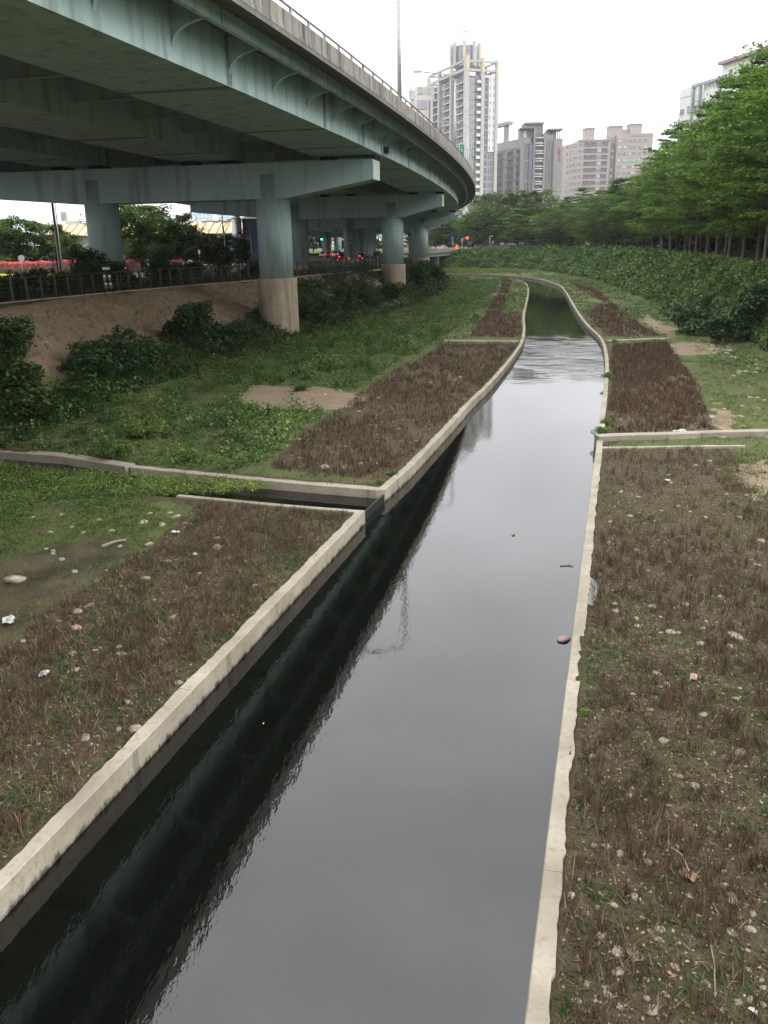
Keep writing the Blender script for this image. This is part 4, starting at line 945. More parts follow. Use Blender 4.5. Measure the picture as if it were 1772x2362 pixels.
# median: yellow kerb and pink hedge
def kerb_run(px0, px1, label):
    a = G(px0, 639, BL); b = G(px1, 638, BL); mb = MB(); mb.box(a[0], b[0], a[1], a[1] + .5, BL, BL + .32); tag(mb.build('yellow_kerb', M['yellow_kerb']), label, 'kerb')
kerb_run(-60, 29, 'bright yellow painted kerb at the left edge in front of the pink hedge'); kerb_run(84, 126, 'short bright yellow kerb left of the leaning pole'); kerb_run(158, 170, 'tiny bit of yellow kerb right of the leaning pole'); kerb_run(286, 298, 'tiny bit of yellow kerb right of the second column'); kerb_run(316, 330, 'small yellow kerb seen through the railing between columns')
def hedge(px0, px1, Y, hgt, label, mat, dep=1.6, n=3200, size=.11, low=None, zb=None):
    k_ = KL if zb is None else 1; hgt *= k_; Y *= k_; size *= k_; a = Gy(px0, 600, Y); b = Gy(px1, 600, Y); L = b[0] - a[0]; P = np.stack([rng.uniform(0, L, n), rng.uniform(0, dep, n), hgt * (1 - rng.random(n) ** 1.6 * .9)], 1)
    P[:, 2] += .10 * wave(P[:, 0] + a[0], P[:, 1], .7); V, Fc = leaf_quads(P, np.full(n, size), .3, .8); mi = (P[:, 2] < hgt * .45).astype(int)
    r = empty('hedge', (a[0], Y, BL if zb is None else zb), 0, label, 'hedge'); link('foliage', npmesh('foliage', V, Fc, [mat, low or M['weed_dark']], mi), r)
    mb = MB(); mb.box(.1, L - .1, .15, dep - .15, 0, hgt * .8); mb.build('hedge_core', M['bark'], r)
hedge(-60, 172, 95, 1.42, 'low hedge covered in pink flowers at far left behind the yellow kerb', M['pink_flower'], n=6500, size=.14)
hedge(288, 325, 97, 1.35, 'short pink flowering hedge right of the second column', M['pink_flower'], n=1200)
hedge(390, 418, 104, 1.2, 'faint pink hedge left of the white van', M['pink_flower'], n=700)

# pale green boundary wall
a = GyL(-80, 600, 112); b = GyL(205, 600, 112); mb = MB()
gw = empty('boundary_wall', (a[0], 112 * KL, BL), 0, 'pale green boundary wall behind the trees at far left', 'wall')
Mg = old_concrete('pale_green_render', (.38, .47, .38), (.48, .56, .46), (.2, .24, .18), .35)
x = 0
while x < b[0] - a[0]:
    mb = MB(); mb.box(x, x + 2.9, 0, .2, 0, 3.9); mb.build('wall_panel', Mg, gw); mb = MB(); mb.box(x + 2.9, x + 3.15, -.06, .26, 0, 4.0); mb.build('wall_post', Mg, gw); x += 3.15

# long shed with tan standing seam roof
YS = 150; x0 = GyL(120, 560, YS)[0]; x1 = GyL(560, 560, YS)[0]
sh = empty('warehouse', (x0, YS * KL, BL), 0, 'long grey warehouse with a tan seamed metal roof and white windows behind the left trees', 'warehouse'); sh.scale = (KL, KL, KL); L = (x1 - x0) / KL
Mgrey = mottled('grey_cladding', (.15, .16, .165), (.19, .20, .20), 2, .6, sc3=(1, 1, 4)); Mroof = mottled('tan_rusty_metal_roof', (.55, .40, .20), (.68, .52, .30), .8, .6, bumps=0, detail=6)
mb = MB(); mb.box(0, L, 0, 14, 0, 4.75); mb.build('wall', Mgrey, sh)
mb = MB(); mb.add([(-.4, -.6, 4.75), (L + .4, -.6, 4.75), (L + .4, 5, 6.55), (-.4, 5, 6.55), (-.4, -.6, 4.63), (L + .4, -.6, 4.63), (L + .4, 5, 6.4), (-.4, 5, 6.4), ], [(0, 1, 2, 3), (4, 7, 6, 5), (0, 4, 5, 1), (1, 5, 6, 2), (2, 6, 7, 3), (3, 7, 4, 0)]); mb.build('roof', Mroof, sh)
seam = MB(); seam.add([(0, -.62, 4.76), (.14, -.62, 4.76), (.14, 5, 6.56), (0, 5, 6.56), (0, -.62, 4.86), (.14, -.62, 4.86), (.14, 5, 6.68), (0, 5, 6.68)], [(0, 1, 2, 3), (4, 7, 6, 5), (0, 4, 5, 1), (1, 5, 6, 2), (2, 6, 7, 3), (3, 7, 4, 0)]); sm = seam.mesh('roof_seam', M['rust'])
for x in np.arange(.3, L, 1.35): link('roof_seam', sm, sh, (x, 0, 0))
for px in (427, 457, 487, 507, 541, 175):
    x = (GyL(px, 505, YS)[0] - x0) / KL; mb = MB(); mb.tube((x, 4.8, 6.4), (x, 4.8, 6.75), .3, .3, 8); mb.tube((x, 4.8, 6.75), (x, 4.8, 7.05), .5, .15, 8); mb.build('roof_vent', M['galv'], sh)
Mwin = mottled('pinkish_shuttered_window', (.42, .28, .26), (.55, .40, .38), 8, .4, bumps=0)
wf = MB(); wf.box(-.58, .58, -.08, 0, 0, 1.05); wfm = wf.mesh('window', M['white']); wp_ = MB(); wp_.box(-.46, .46, -.11, -.085, .1, .95); wpm = wp_.mesh('pane', Mwin)
for px in (448, 476, 504, 532):
    x = (GyL(px, 530, YS)[0] - x0) / KL; w = link('window', wfm, sh, (x, 0, 3.25)); link('pane', wpm, w)
mb = MB(); xx = (GyL(445, 530, YS)[0] - x0) / KL; mb.box(xx - .9, xx + .8, -1.3, -.1, 3.1, 3.5); mb.build('awning', mottled('orange_awning', (.6, .28, .05), (.7, .36, .08), 4, bumps=0), sh)
# upper white structure seen above the left shed
YU = 190; a = GyL(150, 500, YU); b = GyL(200, 500, YU); t = empty('flat_roof_building', (a[0], YU * KL, BL), 0, 'cream flat roofed building with a rooftop tank above the left shed', 'building'); t.scale = (1, 1, KL)
mb = MB(); mb.box(0, b[0] - a[0], 0, 8, 0, 8.2); mb.build('wall', mottled('cream_wall', (.5, .45, .36), (.6, .55, .45), 3), t)
for x in (.8, 2.6): mb = MB(); mb.box(x, x + 1.3, -.05, .02, 6.6, 7.5); mb.build('window', M['bearing'], t)
mb = MB(); mb.tube((-.6, 1, 8.2), (-.6, 1, 10.0), .8, .8, 12); mb.build('water_tank', M['galv'], t)
# dark blue clad building and the steel silo beside it
YB = 140; a = GyL(562, 560, YB); b = GyL(660, 560, YB); t = empty('clad_building', (a[0], YB * KL, BL), 0, 'dark blue clad windowless building left of the nearest pier column', 'building'); t.scale = (1, 1, KL)
Mblue = mottled('dark_blue_cladding', (.035, .06, .115), (.05, .08, .14), 3, .5, bumps=0)
x = 0
while x < b[0] - a[0]: mb = MB(); mb.box(x, x + .98, 0, 9, 0, 6.6); mb.build('cladding_panel', Mblue, t); x += 1.0
t = empty('steel_silo', (a[0] - 1, YB * KL - 1, BL), 0, 'narrow pale steel silo between the grey warehouse and the blue building', 'silo'); t.scale = (KL, KL, KL); mb = MB(); mb.tube((0, 0, 0), (0, 0, 6.6), .75, .75, 14); mb.build('silo_body', M['galv'], t, True); mb = MB(); mb.tube((0, 0, 6.6), (0, 0, 7.3), .75, .3, 14); mb.build('silo_top', M['galv'], t)
# pale hazy glass blocks far behind
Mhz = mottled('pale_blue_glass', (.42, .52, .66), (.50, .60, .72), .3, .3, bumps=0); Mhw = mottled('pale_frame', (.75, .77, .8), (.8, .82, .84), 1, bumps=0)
for px0, px1, top, lb in ((447, 482, 474, 'left one of two hazy blue glass office blocks on the skyline under the deck'), (500, 541, 466, 'right one of two hazy blue glass office blocks on the skyline under the deck')):
    Y = 620; a = GyL(px0, top, Y); b = GyL(px1, top, Y); W_ = b[0] - a[0]; H_ = a[2] - BL; t = empty('office_block', (a[0], Y * KL, BL), 0, lb, 'office block'); mb = MB(); mb.box(0, W_, 0, 12, 0, H_); mb.build('glass_wall', Mhz, t)
    for x in np.linspace(0, W_, 5): mb = MB(); mb.box(x - .2, x + .2, -.3, 0, 0, H_); mb.build('mullion', Mhw, t)
    for z_ in np.arange(3, H_, 4.2): mb = MB(); mb.box(0, W_, -.25, 0, z_, z_ + .35); mb.build('floor_band', Mhw, t)

# trees on the left
for px, Y, H, v, lb in ((-20, 104, .95, 0, 'spreading tree at the left edge in front of the pale green wall'), (35, 106, .88, 1, 'spreading tree right of the left edge tree, before the pale green wall'), (88, 107, .84, 2, 'spreading tree just left of the leaning utility pole'), (140, 108, .76, 3, 'tree right behind the leaning utility pole'), (172, 104, .60, 1, 'small tree between the pole and the second column'),
        (292, 112, 1.15, 0, 'tall tree just right of the second column'), (345, 116, 1.12, 1, 'tall tree in the middle of the gap under the deck'), (392, 112, .85, 2, 'rounded tree left of the tan roof'), (425, 120, .95, 3, 'dark rounded tree overlapping the tan roof'), (320, 98, .5, 3, 'small bright green tree in front of the tall trees under the deck'),
        (372, 100, .42, 2, 'small bright bush like tree left of the white van'), (490, 122, .62, 0, 'brownish green tree in front of the warehouse windows'), (525, 120, .58, 1, 'light green tree below the curved lamp'), (560, 118, .5, 2, 'light green tree behind the black lantern'), (455, 124, .6, 1, 'tree under the first white warehouse window')):
    p = GyL(px, 590, Y); H *= KL; tree(p[0], Y * KL, TR[v], lb, (H * 1.15, H * 1.15, H), None, BL)

# poles, lamps and signs on the left bank
def pole(name, base, top, r0, r1, mat, label, cat, extras=None):
    b = Vector(base); t = Vector(top) - b; o = empty(name, base, 0, label, cat); mb = MB(); mb.tube((0, 0, -.3), t, r0, r1, 10); mb.build('shaft', mat, o, True)
    return o, t
B0 = lambda px, Y: (GyL(px, 600, Y)[0], Y * KL, BL)
pole('utility_pole', B0(137, 74), tuple(GyL(119, 455, 74)), .16, .12, M['wood_pole'], 'leaning brown utility pole in front of the pink hedge', 'utility pole')
o, t = pole('lamp_pole', B0(142, 90), tuple(GyL(125, 455, 90)), .10, .08, M['galv'], 'leaning thin silver pole right beside the brown utility pole', 'pole')
pole('bollard_post', B0(122, 66), tuple(GyL(120, 588, 66)), .05, .05, M['black'], 'short black post left of the leaning utility pole', 'post')
pole('bollard_post', B0(131, 66), tuple(GyL(127, 575, 66)), .06, .06, M['black'], 'taller black post overlapping the leaning utility pole', 'post')
o, t = pole('sign_post', B0(176, 64), tuple(GyL(172, 562, 64)), .05, .05, M['black'], 'black post with an edge on oval sign left of the tall shrub', 'sign'); mb = MB(); mb.tube((-.16, 0, t.z - .55), (-.08, .12, t.z - .55), .42, .42, 16); mb.build('sign_plate', M['bearing'], o)
o, t = pole('sign_post', B0(50, 92), tuple(GyL(48, 596, 92)), .03, .03, M['galv'], 'round road sign seen from behind above the pink hedge', 'sign'); mb = MB(); mb.tube((0, 0, t.z), (0, .04, t.z), .42, .42, 18); mb.build('sign_plate', M['galv'], o)
o, t = pole('sign_post', B0(168, 88), tuple(GyL(167, 595, 88)), .03, .03, M['galv'], 'thin pale post right of the pink hedge end', 'post')
pole('utility_pole', B0(518, 128), tuple(GyL(512.5, 497, 128)), .13, .10, M['wood_pole'], 'thin concrete pole in front of the tan roof left of the curved lamp', 'utility pole')
o, t = pole('street_lamp', B0(521, 112), tuple(GyL(516, 522, 112)), .09, .07, M['galv'], 'grey street lamp with a curved arm over the tan roof', 'street lamp')
pts = [(t.x + math.sin(k * math.pi / 2 / 6) * 1.35, 0, t.z + (1 - math.cos(k * math.pi / 2 / 6)) * -0 + math.sin(k / 6 * 1.4) * 1.15) for k in range(7)]; mb = MB(); mb.path(pts, .05); mb.build('arm', M['galv'], o); mb = MB(); mb.box(pts[-1][0] - .05, pts[-1][0] + .5, -.1, .1, pts[-1][2] - .08, pts[-1][2] + .05); mb.build('lamp_head', M['galv'], o)
pole('utility_pole', B0(551, 118), tuple(GyL(545.5, 470, 118)), .14, .11, M['wood_pole'], 'dark banded pole just left of the black lantern', 'utility pole')
o, t = pole('utility_pole', B0(583, 116), tuple(GyL(577, 519, 116)), .17, .13, M['wood_pole'], 'thick pale concrete pole with a side arm before the blue building', 'utility pole'); mb = MB(); mb.tube((-.0, 0, t.z - 1.9), (-1.2, 0, t.z - 1.75), .04); mb.tube((0, 0, t.z - 2.1), (-1.2, 0, t.z - 2.1), .04); mb.build('side_arm', M['galv'], o)
o, t = pole('sign_post', B0(461, 108), tuple(GyL(460, 584, 108)), .03, .03, M['galv'], 'small white rectangular sign on a post by the white van', 'sign'); mb = MB(); mb.box(-.17, .17, -.04, 0, t.z - .1, t.z + .5); mb.build('sign_plate', M['white'], o)
o, t = pole('utility_pole', B0(508, 130), tuple(GyL(507, 538, 130)), .08, .08, M['wood_pole'], 'short dark pole under the third warehouse window', 'utility pole')
def lantern(px, ytop, Y, label):
    b = B0(px, Y); H_ = GyL(px, ytop, Y)[2] - BL; o = empty('street_lantern', b, 0, label, 'street lamp')
    mb = MB(); mb.tube((0, 0, -.2), (0, 0, .5), .09, .07, 10); mb.tube((0, 0, .5), (0, 0, H_ - .75), .055, .045, 10); mb.build('shaft', M['black'], o, True)
    mb = MB(); mb.tube((0, 0, H_ - .75), (0, 0, H_ - .25), .10, .21, 10); mb.build('lamp_glass', M['lamp_glass'], o, True)
    mb = MB(); mb.tube((0, 0, H_ - .25), (0, 0, H_ - .18), .30, .28, 12); mb.tube((0, 0, H_ - .18), (0, 0, H_ - .02), .24, .06, 12); mb.tube((0, 0, H_ - .02), (0, 0, H_ + .06), .03, .02, 6); mb.build('lamp_cap', M['black'], o, True)
lantern(557, 534, 80, 'black lantern left of the nearest pier, by the blue building'); lantern(709, 546, 118, 'black lantern in front of the dark column right of the nearest pier'); lantern(809, 553, 122, 'black lantern in front of the brake lights'); lantern(848, 560, 165, 'small lantern left of the second pier')
lantern(955, 560, 185, 'small pale lantern between second and third pier columns')

# vehicles
def profile_body(pts, w, inset=.0): return pts, w
def make_car(name, paint, van, brake, label, loc, rz, cat):
    o = empty(name, loc, rz, label, cat); L, W_ = (4.4, 1.75) if not van else (4.5, 1.7)
    prof = [(-2.2, .35), (-2.25, .75), (-2.1, .95), (-1.75, 1.42), (-.2, 1.46), (.55, .98), (1.9, .82), (2.2, .6), (2.2, .35)] if not van else [(-2.2, .35), (-2.25, 1.0), (-2.15, 1.9), (.9, 1.92), (1.6, 1.15), (2.15, 1.0), (2.25, .6), (2.2, .35)]
    mb = MB(); secs = []
    for y in (-1, -.92, .92, 1): k = 1 if abs(y) < .95 else .97; secs.append([(x * k, y * W_ / 2 * (1 if z < 1 else .84), z) for x, z in prof])
    mb.loft(secs); mb.build('body', paint, o)
    g = M['bearing']; mb = MB()
    if van: mb.box(-2.27, -2.2, -.62, .62, 1.15, 1.75); mb.box(-1.9, .9, -W_ * .435, W_ * .435, 1.2, 1.72); mb.add([(1.62, -.66, 1.17), (1.62, .66, 1.17), (.98, .6, 1.86), (.98, -.6, 1.86)], [(0, 1, 2, 3)])
    else: mb.add([(-2.12, -.66, .99), (-2.12, .66, .99), (-1.79, .58, 1.39), (-1.79, -.58, 1.39)], [(0, 1, 2, 3)]); mb.add([(.56, -.64, 1.01), (.56, .64, 1.01), (-.16, .58, 1.44), (-.16, -.58, 1.44)], [(0, 3, 2, 1)]); mb.box(-1.5, .1, -W_ * .43, W_ * .43, 1.02, 1.38)
    mb.build('windows', g, o)
    for x in (-1.35, 1.35):
        for sy in (-1, 1): mb = MB(); mb.tube((x, sy * (W_ / 2 - .2), .32), (x, sy * (W_ / 2 + .01), .32), .32, .32, 14); w = mb.build('wheel', M['black'], o); mb = MB(); mb.tube((x, sy * (W_ / 2 + .011), .32), (x, sy * (W_ / 2 + .02), .32), .18, .18, 8); mb.build('rim', M['galv'], w)
    for sy in (-1, 1):
        mb = MB(); mb.box(-2.3, -2.2, sy * .62 - .13, sy * .62 + .13, .78, .96); mb.build('tail_light', M['red_light'] if brake else M['rust'], o)
        mb = MB(); mb.box(2.12, 2.24, sy * .6 - .15, sy * .6 + .15, .62, .74); mb.build('headlight', M['lamp_glass'], o)
    return o
carp = {k: mottled(k + '_car_paint', c, tuple(min(1, v * 1.1) for v in c), 3, .3, bumps=0, spec=.6) for k, c in dict(white=(.7, .7, .7), red=(.45, .03, .03), dark=(.03, .03, .035), silver=(.4, .4, .42)).items()}
for px, py, pt, van, br, rz, lb in ((449, 614, 'white', True, False, -70, 'white van facing the camera beyond the railing under the warehouse'), (678, 607, 'white', False, False, 160, 'white car partly hidden behind the nearest column'), (668, 598, 'dark', False, False, 150, 'dark vehicle behind the white car at the nearest column'),
        (748, 593.5, 'white', False, False, 80, 'white car at the left end of the queue under the deck'), (762, 594, 'red', False, True, 80, 'red car with brake lights, first in the queue after the white one'), (777, 594, 'white', True, True, 80, 'pale van with glowing brake lights in the middle of the queue'), (792, 594.5, 'red', False, True, 80, 'red car with brake lights next to the pale van'),
        (807, 596, 'white', True, True, 80, 'white pickup like van behind the lantern'), (826, 600, 'dark', False, True, 85, 'dark car with glowing brake lights in front of the pale column'), (793, 602, 'red', False, True, 85, 'nearest red car with brake lights behind the railing'), (872, 593, 'dark', False, False, 80, 'dark car in shade left of the second pier column')):
    p = G(px, py, BL); make_car('parked_car' if not van else 'van', carp[pt], van, br, lb, (p[0], p[1], BL + .02), R_(rz), 'van' if van else 'car')
p = G(1607, 578, BANK); make_car('parked_car', carp['red'], False, False, 'red car glimpsed between the trunks of the grove', (p[0] + 3, p[1] + 14, BANK), R_(10), 'car')

# people: one continuous skin-grown body each
def person(loc, rz, pose, label, s=1.0, shirt=None, trousers=None, name='person'):
    J = dict(pel=(0, 0, .95, .14), wa=(0, 0, 1.12, .125), ch=(0, .02, 1.34, .15), ne=(0, .02, 1.50, .06), hd=(0, .03, 1.60, .10), ht=(0, .03, 1.72, .07))
    if pose == 'walk':
        J.update(hl=(-.10, 0, .90, .09), kl=(-.11, .14, .50, .06), al=(-.11, .02, .09, .045), tl=(-.11, .16, .05, .04), hr=(.10, 0, .90, .09), kr=(.11, -.02, .50, .06), ar=(.11, -.26, .13, .045), tr=(.11, -.12, .05, .04),
                 sl=(-.19, .02, 1.42, .06), el=(-.25, -.06, 1.15, .043), wl=(-.24, .08, .93, .033), gl=(-.23, .12, .84, .03), sr=(.19, .02, 1.42, .06), er=(.25, .05, 1.15, .043), wr=(.24, .22, .99, .033), gr=(.23, .28, .92, .03))
    else:
        J.update(hl=(-.12, .04, .86, .1), kl=(-.2, .42, .80, .065), al=(-.18, .36, .38, .05), tl=(-.18, .5, .34, .045), hr=(.12, .04, .86, .1), kr=(.2, .42, .80, .065), ar=(.18, .36, .38, .05), tr=(.18, .5, .34, .045),
                 sl=(-.19, .02, 1.42, .06), el=(-.27, .24, 1.2, .045), wl=(-.28, .48, 1.1, .035), gl=(-.27, .56, 1.1, .03), sr=(.19, .02, 1.42, .06), er=(.27, .24, 1.2, .045), wr=(.28, .48, 1.1, .035), gr=(.27, .56, 1.1, .03))
    names = list(J); ed = [('pel', 'wa'), ('wa', 'ch'), ('ch', 'ne'), ('ne', 'hd'), ('hd', 'ht'), ('pel', 'hl'), ('hl', 'kl'), ('kl', 'al'), ('al', 'tl'), ('pel', 'hr'), ('hr', 'kr'), ('kr', 'ar'), ('ar', 'tr'), ('ch', 'sl'), ('sl', 'el'), ('el', 'wl'), ('wl', 'gl'), ('ch', 'sr'), ('sr', 'er'), ('er', 'wr'), ('wr', 'gr')]
    me = bpy.data.meshes.new('tmp'); me.from_pydata([J[n][:3] for n in names], [(names.index(a), names.index(b)) for a, b in ed], []); t = bpy.data.objects.new('tmp', me); col.objects.link(t)
    md = t.modifiers.new('skin', 'SKIN'); me.skin_vertices[0].data[0].use_root = True
    for i, n in enumerate(names): me.skin_vertices[0].data[i].radius = (J[n][3], J[n][3] * (.8 if n in ('pel', 'wa', 'ch') else 1))
    sb_ = t.modifiers.new('sub', 'SUBSURF'); sb_.levels = 1; sb_.render_levels = 1
    dg = bpy.context.evaluated_depsgraph_get(); m2 = bpy.data.meshes.new_from_object(t.evaluated_get(dg)); bpy.data.objects.remove(t); m2.name = 'body'
    skin = mottled('skin', (.42, .26, .19), (.5, .32, .24), 5, bumps=0); m2.materials.clear()
    for q in (skin, shirt, trousers, M['black']): m2.materials.append(q)
    for p_ in m2.polygons:
        c = p_.center; p_.material_index = 0
        if c.z < 1.0 or (pose != 'walk' and c.z < 1.02): p_.material_index = 2
        if .98 < c.z < 1.50 and abs(c.x) < .30: p_.material_index = 1
        if pose == 'walk' and c.z < 1.02 and abs(c.x) > .20: p_.material_index = 0
        if c.z < .12: p_.material_index = 3
        if c.z > 1.62 or (c.z > 1.54 and c.y < .0): p_.material_index = 3
        p_.use_smooth = True
    o = link(name, m2, None, loc, (0, 0, rz), (s, s, s)); tag(o, label, 'person'); return o
Mshirt = mottled('pale_shirt', (.62, .62, .64), (.7, .7, .72), 6, bumps=0); Mdk = mottled('dark_cloth', (.03, .03, .035), (.05, .05, .055), 6, bumps=0)
p = G(1513, 583, BANK); zc = float(T(np.array([[p[0] + .4, p[1]]]))[0]); person((p[0] + .4, p[1], BANK - .02), R_(180), 'walk', 'person in a white shirt and dark trousers walking on the right bank edge', 1.0, Mshirt, Mdk)
def scooter(px, py, rz, label, rlabel, light='red_light'):
    p = G(px, py, BL); o = empty('scooter', (p[0], p[1], BL + .02), rz, label, 'scooter')
    mb = MB(); mb.loft([[(x, y0, z0), (x, y0 + .5 * w, z0)] and [(-w, y, z - h), (w, y, z - h), (w * .8, y, z + h), (-w * .8, y, z + h)] for (y, z, w, h) in ((-.85, .62, .08, .06), (-.6, .66, .15, .14), (-.2, .62, .16, .16), (0, .42, .16, .06), (.3, .36, .16, .06), (.42, .55, .17, .25), (.5, .85, .12, .14))] if False else [[(-w, y, z - h), (w, y, z - h), (w * .8, y, z + h), (-w * .8, y, z + h)] for (y, z, w, h) in ((-.85, .62, .08, .06), (-.6, .66, .15, .14), (-.2, .62, .16, .16), (0, .42, .16, .06), (.3, .36, .16, .06), (.42, .55, .17, .25), (.5, .85, .12, .14))]); mb.build('body', carp['dark'], o)
    for y in (-.62, .68): mb = MB(); mb.tube((-.06, y, .25), (.06, y, .25), .25, .25, 14); mb.build('wheel', M['black'], o)
    mb = MB(); mb.tube((-.33, .45, 1.02), (.33, .45, 1.02), .02); mb.build('handlebar', M['galv'], o)
    mb = MB(); mb.box(-.1, .1, -.93, -.86, .6, .72); mb.build('tail_light', M[light], o)
    person((p[0], p[1] - 0, BL + .02 - .02), rz, 'sit', rlabel, 1.0, Mdk, Mdk)
scooter(778, 608, R_(10), 'scooter at the railing nearest the camera with a red tail light', 'rider in dark clothes on the scooter nearest the railing')
scooter(806, 604, R_(0), 'scooter with a tail light below the lantern', 'rider in dark clothes on the scooter below the lantern')
scooter(836, 603, R_(0), 'scooter beside the pale far column', 'rider in dark clothes on the scooter beside the pale far column')
scooter(700, 609, R_(-60), 'scooter crossing left of the dark column', 'rider in dark clothes on the scooter crossing left of the dark column', 'lamp_glass')

# traffic lights and signs
o, t = pole('traffic_light', B0(744, 150), tuple(GyL(743, 548, 150)), .07, .06, M['galv'], 'traffic light showing green right of the dark column', 'traffic light'); mb = MB(); mb.box(-.2, .2, -.15, .1, t.z - .9, t.z + .1); mb.build('signal_box', M['black'], o); mb = MB(); mb.tube((0, -.16, t.z - .35), (0, -.2, t.z - .35), .2, .2, 12); mb.build('green_lamp', M['green_light'], o)
o = empty('shop_sign', B0(681, 118), 0, 'upright cream sign board right of the nearest column', 'sign'); z0 = GyL(681, 563, 118)[2] - BL; z1 = GyL(681, 543, 118)[2] - BL; mb = MB(); mb.box(-.1, .3, 0, .15, z0, z1); mb.build('sign_panel', mottled('cream_sign', (.6, .52, .36), (.66, .58, .42), 3, bumps=0), o); mb = MB(); mb.tube((0, .2, 0), (0, .2, z1), .05); mb.build('post', M['galv'], o)
for k in range(4): mb = MB(); mb.box(-.16, -.1, -.01, .1, z0 + .15 + k * .22, z0 + .28 + k * .22); mb.build('red_mark', M['rust'], o)

# distant second viaduct crossing behind
fv = empty('far_viaduct', (0, 0, 0), 0, 'second pale viaduct far behind the brake lights with its own columns', 'viaduct')
a = Gy(640, 540, 300); b = Gy(900, 545, 345); zt = 11.1
mb = MB(); mb.loft([[(a[0] - 60, 292, zt), (a[0] - 60, 292, zt + 2.2), (a[0] - 60, 306, zt + 2.2), (a[0] - 60, 306, zt)], [(a[0] + 5, 300, zt), (a[0] + 5, 300, zt + 2.2), (a[0] + 5, 314, zt + 2.2), (a[0] + 5, 314, zt)], [(b[0], 345, zt - .4), (b[0], 345, zt + 1.8), (b[0], 359, zt + 1.8), (b[0], 359, zt - .4)]]); mb.build('deck', M['teal'], fv)
for px, Y in ((778, 304), (802, 316), (820, 325), (701, 298), (660, 296)): p = Gy(px, 560, Y); mb = MB(); mb.tube((p[0], Y + 4, BL), (p[0], Y + 4, zt + .2), 1.2, 1.2, 20); mb.build('column', M['teal'], fv, True)
a = Gy(766, 540, 290); mb = MB(); mb.box(a[0], a[0] + 12, 290, 292, 10.4, 12.3); mb.build('cap_beam', M['teal_end'], fv)
mb = MB(); mb.box(a[0] + 1.5, a[0] + 2.7, 289.9, 290, 10.6, 12.1); mb.build('red_sign', mottled('faded_red_sign', (.35, .12, .12), (.5, .3, .28), 6, bumps=0), fv)
o = empty('tall_pier', B0(856, 205), 0, 'dark broad pier wall far under the deck left of the second pier', 'pier'); mb = MB(); mb.box(-1.6, 1.6, 0, 2, 0, 9.5); mb.build('pier_wall', M['teal'], o)

# far low bridge over the river bend
fb_ = empty('far_bridge', (0, 0, 0), 0, 'low teal girder bridge with concrete railing crossing the river at the far bend', 'bridge')
a = np.array([9., 236.]); b = np.array([25.5, 293.]); d = (b - a); Lb = np.linalg.norm(d); d /= Lb; n = np.array([d[1], -d[0]])
def fbx(s0, s1, o0, o1, z0, z1): mb = MB(); q = [a + d * s0 + n * o0, a + d * s1 + n * o0, a + d * s1 + n * o1, a + d * s0 + n * o1]; mb.prism([tuple(p) for p in q], z0, z1); return mb
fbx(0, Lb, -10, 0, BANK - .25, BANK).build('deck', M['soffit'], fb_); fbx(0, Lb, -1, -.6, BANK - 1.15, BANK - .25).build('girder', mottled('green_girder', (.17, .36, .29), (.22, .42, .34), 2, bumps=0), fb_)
for s in np.arange(0, Lb, 2.4): fbx(s, s + .35, -.25, .05, BANK, BANK + 1.15).build('railing_post', M['pier_concrete'], fb_)
fbx(0, Lb, -.15, 0, BANK + .95, BANK + 1.08).build('railing_beam', M['pier_concrete'], fb_); fbx(0, Lb, -.15, 0, BANK + .45, BANK + .58).build('railing_beam', M['pier_concrete'], fb_)
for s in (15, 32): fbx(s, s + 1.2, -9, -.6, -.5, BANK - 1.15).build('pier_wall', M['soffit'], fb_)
for px, Y, yt, kind, lb in ((1044, 262, 546, 'blue', 'pole with a blue sign at the far bridge'), (1076, 268, 549, 'red', 'mast arm with a red round signal above the far bridge'), (1054, 250, 565, 'redlow', 'pole with a glowing red signal low on the far bridge'), (1130, 280, 545, 'lamp', 'small pale lamp in front of the olive trees')):
    o, t = pole('signal_pole' if kind != 'lamp' else 'street_lamp', (Gy(px - (10 if kind == 'red' else 0), 590, Y)[0], Y, BANK), tuple(Gy(px - (10 if kind == 'red' else 0), yt, Y)), .1, .08, M['galv'], lb, 'signal' if 'red' in kind else ('sign' if kind == 'blue' else 'street lamp'))
    if kind == 'blue': mb = MB(); mb.box(-.5, .3, -.1, -.05, t.z - 1.0, t.z); mb.build('sign_plate', mottled('blue_sign', (.03, .12, .4), (.05, .16, .45), 3, bumps=0), o)
    elif kind == 'red': mb = MB(); mb.tube((0, 0, t.z - .1), (1.5, 0, t.z), .05); mb.build('arm', M['galv'], o); mb = MB(); mb.tube((1.5, -.1, t.z), (1.5, -.2, t.z), .38, .38, 16); mb.build('red_disc', M['red_light'], o)
    elif kind == 'redlow': mb = MB(); mb.tube((0, -.15, t.z - .9), (0, -.15, t.z), .22, .22, 12); mb.build('red_lamp', M['red_light'], o)
    else: mb = MB(); mb.box(0, .8, -.1, .1, t.z - .05, t.z + .1); mb.build('lamp_head', M['white'], o)
hedge(1100, 1185, 292, 1.6, 'dark purple leaved hedge on the far bank in front of the olive trees', M['magenta_leaf'], 3, 1500, .35, zb=BANK)
hedge(1188, 1330, 300, 1.5, 'clipped light green hedge on the far bank top', M['grass_blade'], 3, 2500, .35, M['weed_leaf'], zb=BANK)

